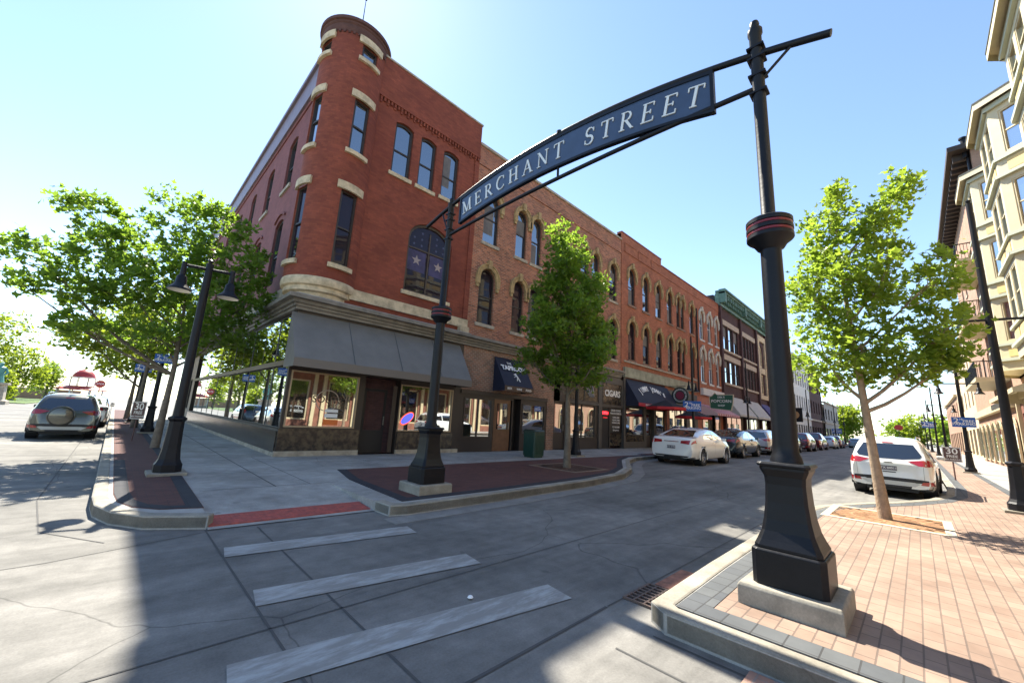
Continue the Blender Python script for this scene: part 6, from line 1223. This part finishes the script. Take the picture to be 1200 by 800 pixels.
            m = MB(); m.lathe((wx, s * (W / 2 - .17), r), [(r + .06, -.14), (r + .06, .14)], 20, M=R_); m.lathe((wx, s * (W / 2 - .31), r), [(0, 0), (r + .06, 0)], 20, M=R_); m.build('wheel_housing', M_dark, T_)
    if rails:
        for s in (1, -1): m = MB(); m.tube([(.65, s * .60, 1.66), (.75, s * .60, 1.72), (2.3, s * .60, 1.73), (2.45, s * .60, 1.66)], .018, 6); m.build('roof_rail', M_chrome, T_)
    if spare:
        m = MB(); Ry = Matrix.Rotation(-PI / 2, 3, 'Y'); m.lathe((-.02, 0.10, .86), [(0, .13), (.30, .13), (.36, .10), (.37, 0)], 30, M=Ry); m.build('spare_wheel_cover', paint, T_, smooth=True)
        m = MB(); m.lathe((-.02, 0.10, .86), [(.31, .134), (.335, .124)], 30, M=Ry); m.build('cover_ring', M_trim, T_)
    if plate_txt: text('plate_lettering', plate_txt, .085, M_white, T_, Matrix(((0, 0, -1, -.045), (-1, 0, 0, 0), (0, 1, 0, pz), (0, 0, 0, 1))), .002)
    return T_
P_white = mat('white_car_paint', (0.78, 0.78, 0.75), 0.25, coat=1.0); P_dark = mat('dark_teal_paint', (0.012, 0.02, 0.025), 0.25, coat=1.0); P_silver = mat('silver_paint', (0.5, 0.51, 0.52), 0.3, metal=0.5, coat=1.0)
P_mar = mat('maroon_paint', (0.10, 0.012, 0.018), 0.25, coat=1.0); P_blk = mat('black_car_paint', (0.01, 0.01, 0.012), 0.25, coat=1.0); P_olive = mat('olive_grey_paint', (0.085, 0.085, 0.07), 0.3, metal=0.4, coat=1.0); P_blue = mat('blue_grey_paint', (0.12, 0.19, 0.26), 0.3, metal=0.3, coat=1.0)
car('sedan', (17.95, 7.8, 0), 0.0, P_white, 'white sedan nearest on the shaded side, parked past the kerb extension', scale=1.09, plate_txt='K72 4193')
car('sedan', (26.6, 8.55, 0), 0.0, P_dark, 'dark sedan parked just ahead of the white sedan', scale=1.12)
car('suv', (34.2, 8.6, 0), 0.0, P_silver, 'silver grey crossover ahead of the dark sedan, partly behind the big post', scale=1.08)
car('suv', (41.6, 8.6, 0), 0.0, P_blk, 'black crossover hidden mostly behind the big sign post', scale=1.08)
car('suv', (48.8, 8.5, 0), 0.0, P_mar, 'dark maroon crossover showing just right of the big sign post', scale=1.08)
car('pickup', (56.6, 8.7, 0), 0.0, P_mar, 'dark red pickup truck parked on the shaded side', name='pickup_truck', cat='pickup truck', scale=1.05)
car('hatch', (67.5, 8.6, 0), 0.0, P_silver, 'silver hatchback parked beyond the dark red pickup', scale=1.05, detail=False)
car('van', (74.5, 8.7, 0), 0.0, P_mar, 'maroon minivan, farthest parked on the shaded side', name='minivan', cat='minivan', detail=False)
car('hatch', (84, 7.0, 0), 0.0, P_blue, 'small blue car at the far end by the sunlit lane', detail=False)
car('suv', (16.1, 0.66, 0), -0.05, P_white, 'white SUV parked at the sunlit right kerb behind the street tree', scale=0.99, rails=True, plate_txt='TX 84911')
car('suv', (-1.1, 21.0, 0), PI / 2, P_olive, 'dark olive SUV with a covered spare wheel on its tailgate, parked at the left kerb', rails=True, spare=True, scale=0.93)
car('sedan', (-1.0, 28.5, 0), PI / 2, P_white, 'white car parked ahead of the dark olive SUV', detail=False)
car('hatch', (-0.95, 36.5, 0), PI / 2, P_dark, 'dark car parked farthest along the left kerb', detail=False)
car('suv', (-11.0, 24, 0), -PI / 2, P_white, 'white SUV across the side street, seen mirrored in the corner windows', detail=False)
car('sedan', (-11.0, 31.5, 0), -PI / 2, P_silver, 'silver sedan across the side street, seen mirrored in the corner windows', detail=False)
car('sedan', (-11.0, 17.5, 0), -PI / 2, P_dark, 'dark sedan across the side street, seen mirrored in the corner windows', detail=False)
s_ = thing('stop_sign', (120, 2.55, Z), 'small red sign far down the street above the white SUV roof', 'sign'); F_ = Fr((120, 2.6, 0), (0, -1, 0), (-1, 0, 0)); oc = [(0.75 * math.cos(PI / 8 + k * PI / 4), 4.3 + 0.6 * math.sin(PI / 8 + k * PI / 4)) for k in range(8)]
MB().fprism(F_, oc, 0, 0.03).build('plate', M_rd, s_); MB().tube([(120.05, 2.6, 0), (120.05, 2.6, 4.3)], 0.06, 6).build('post', M_black, s_)
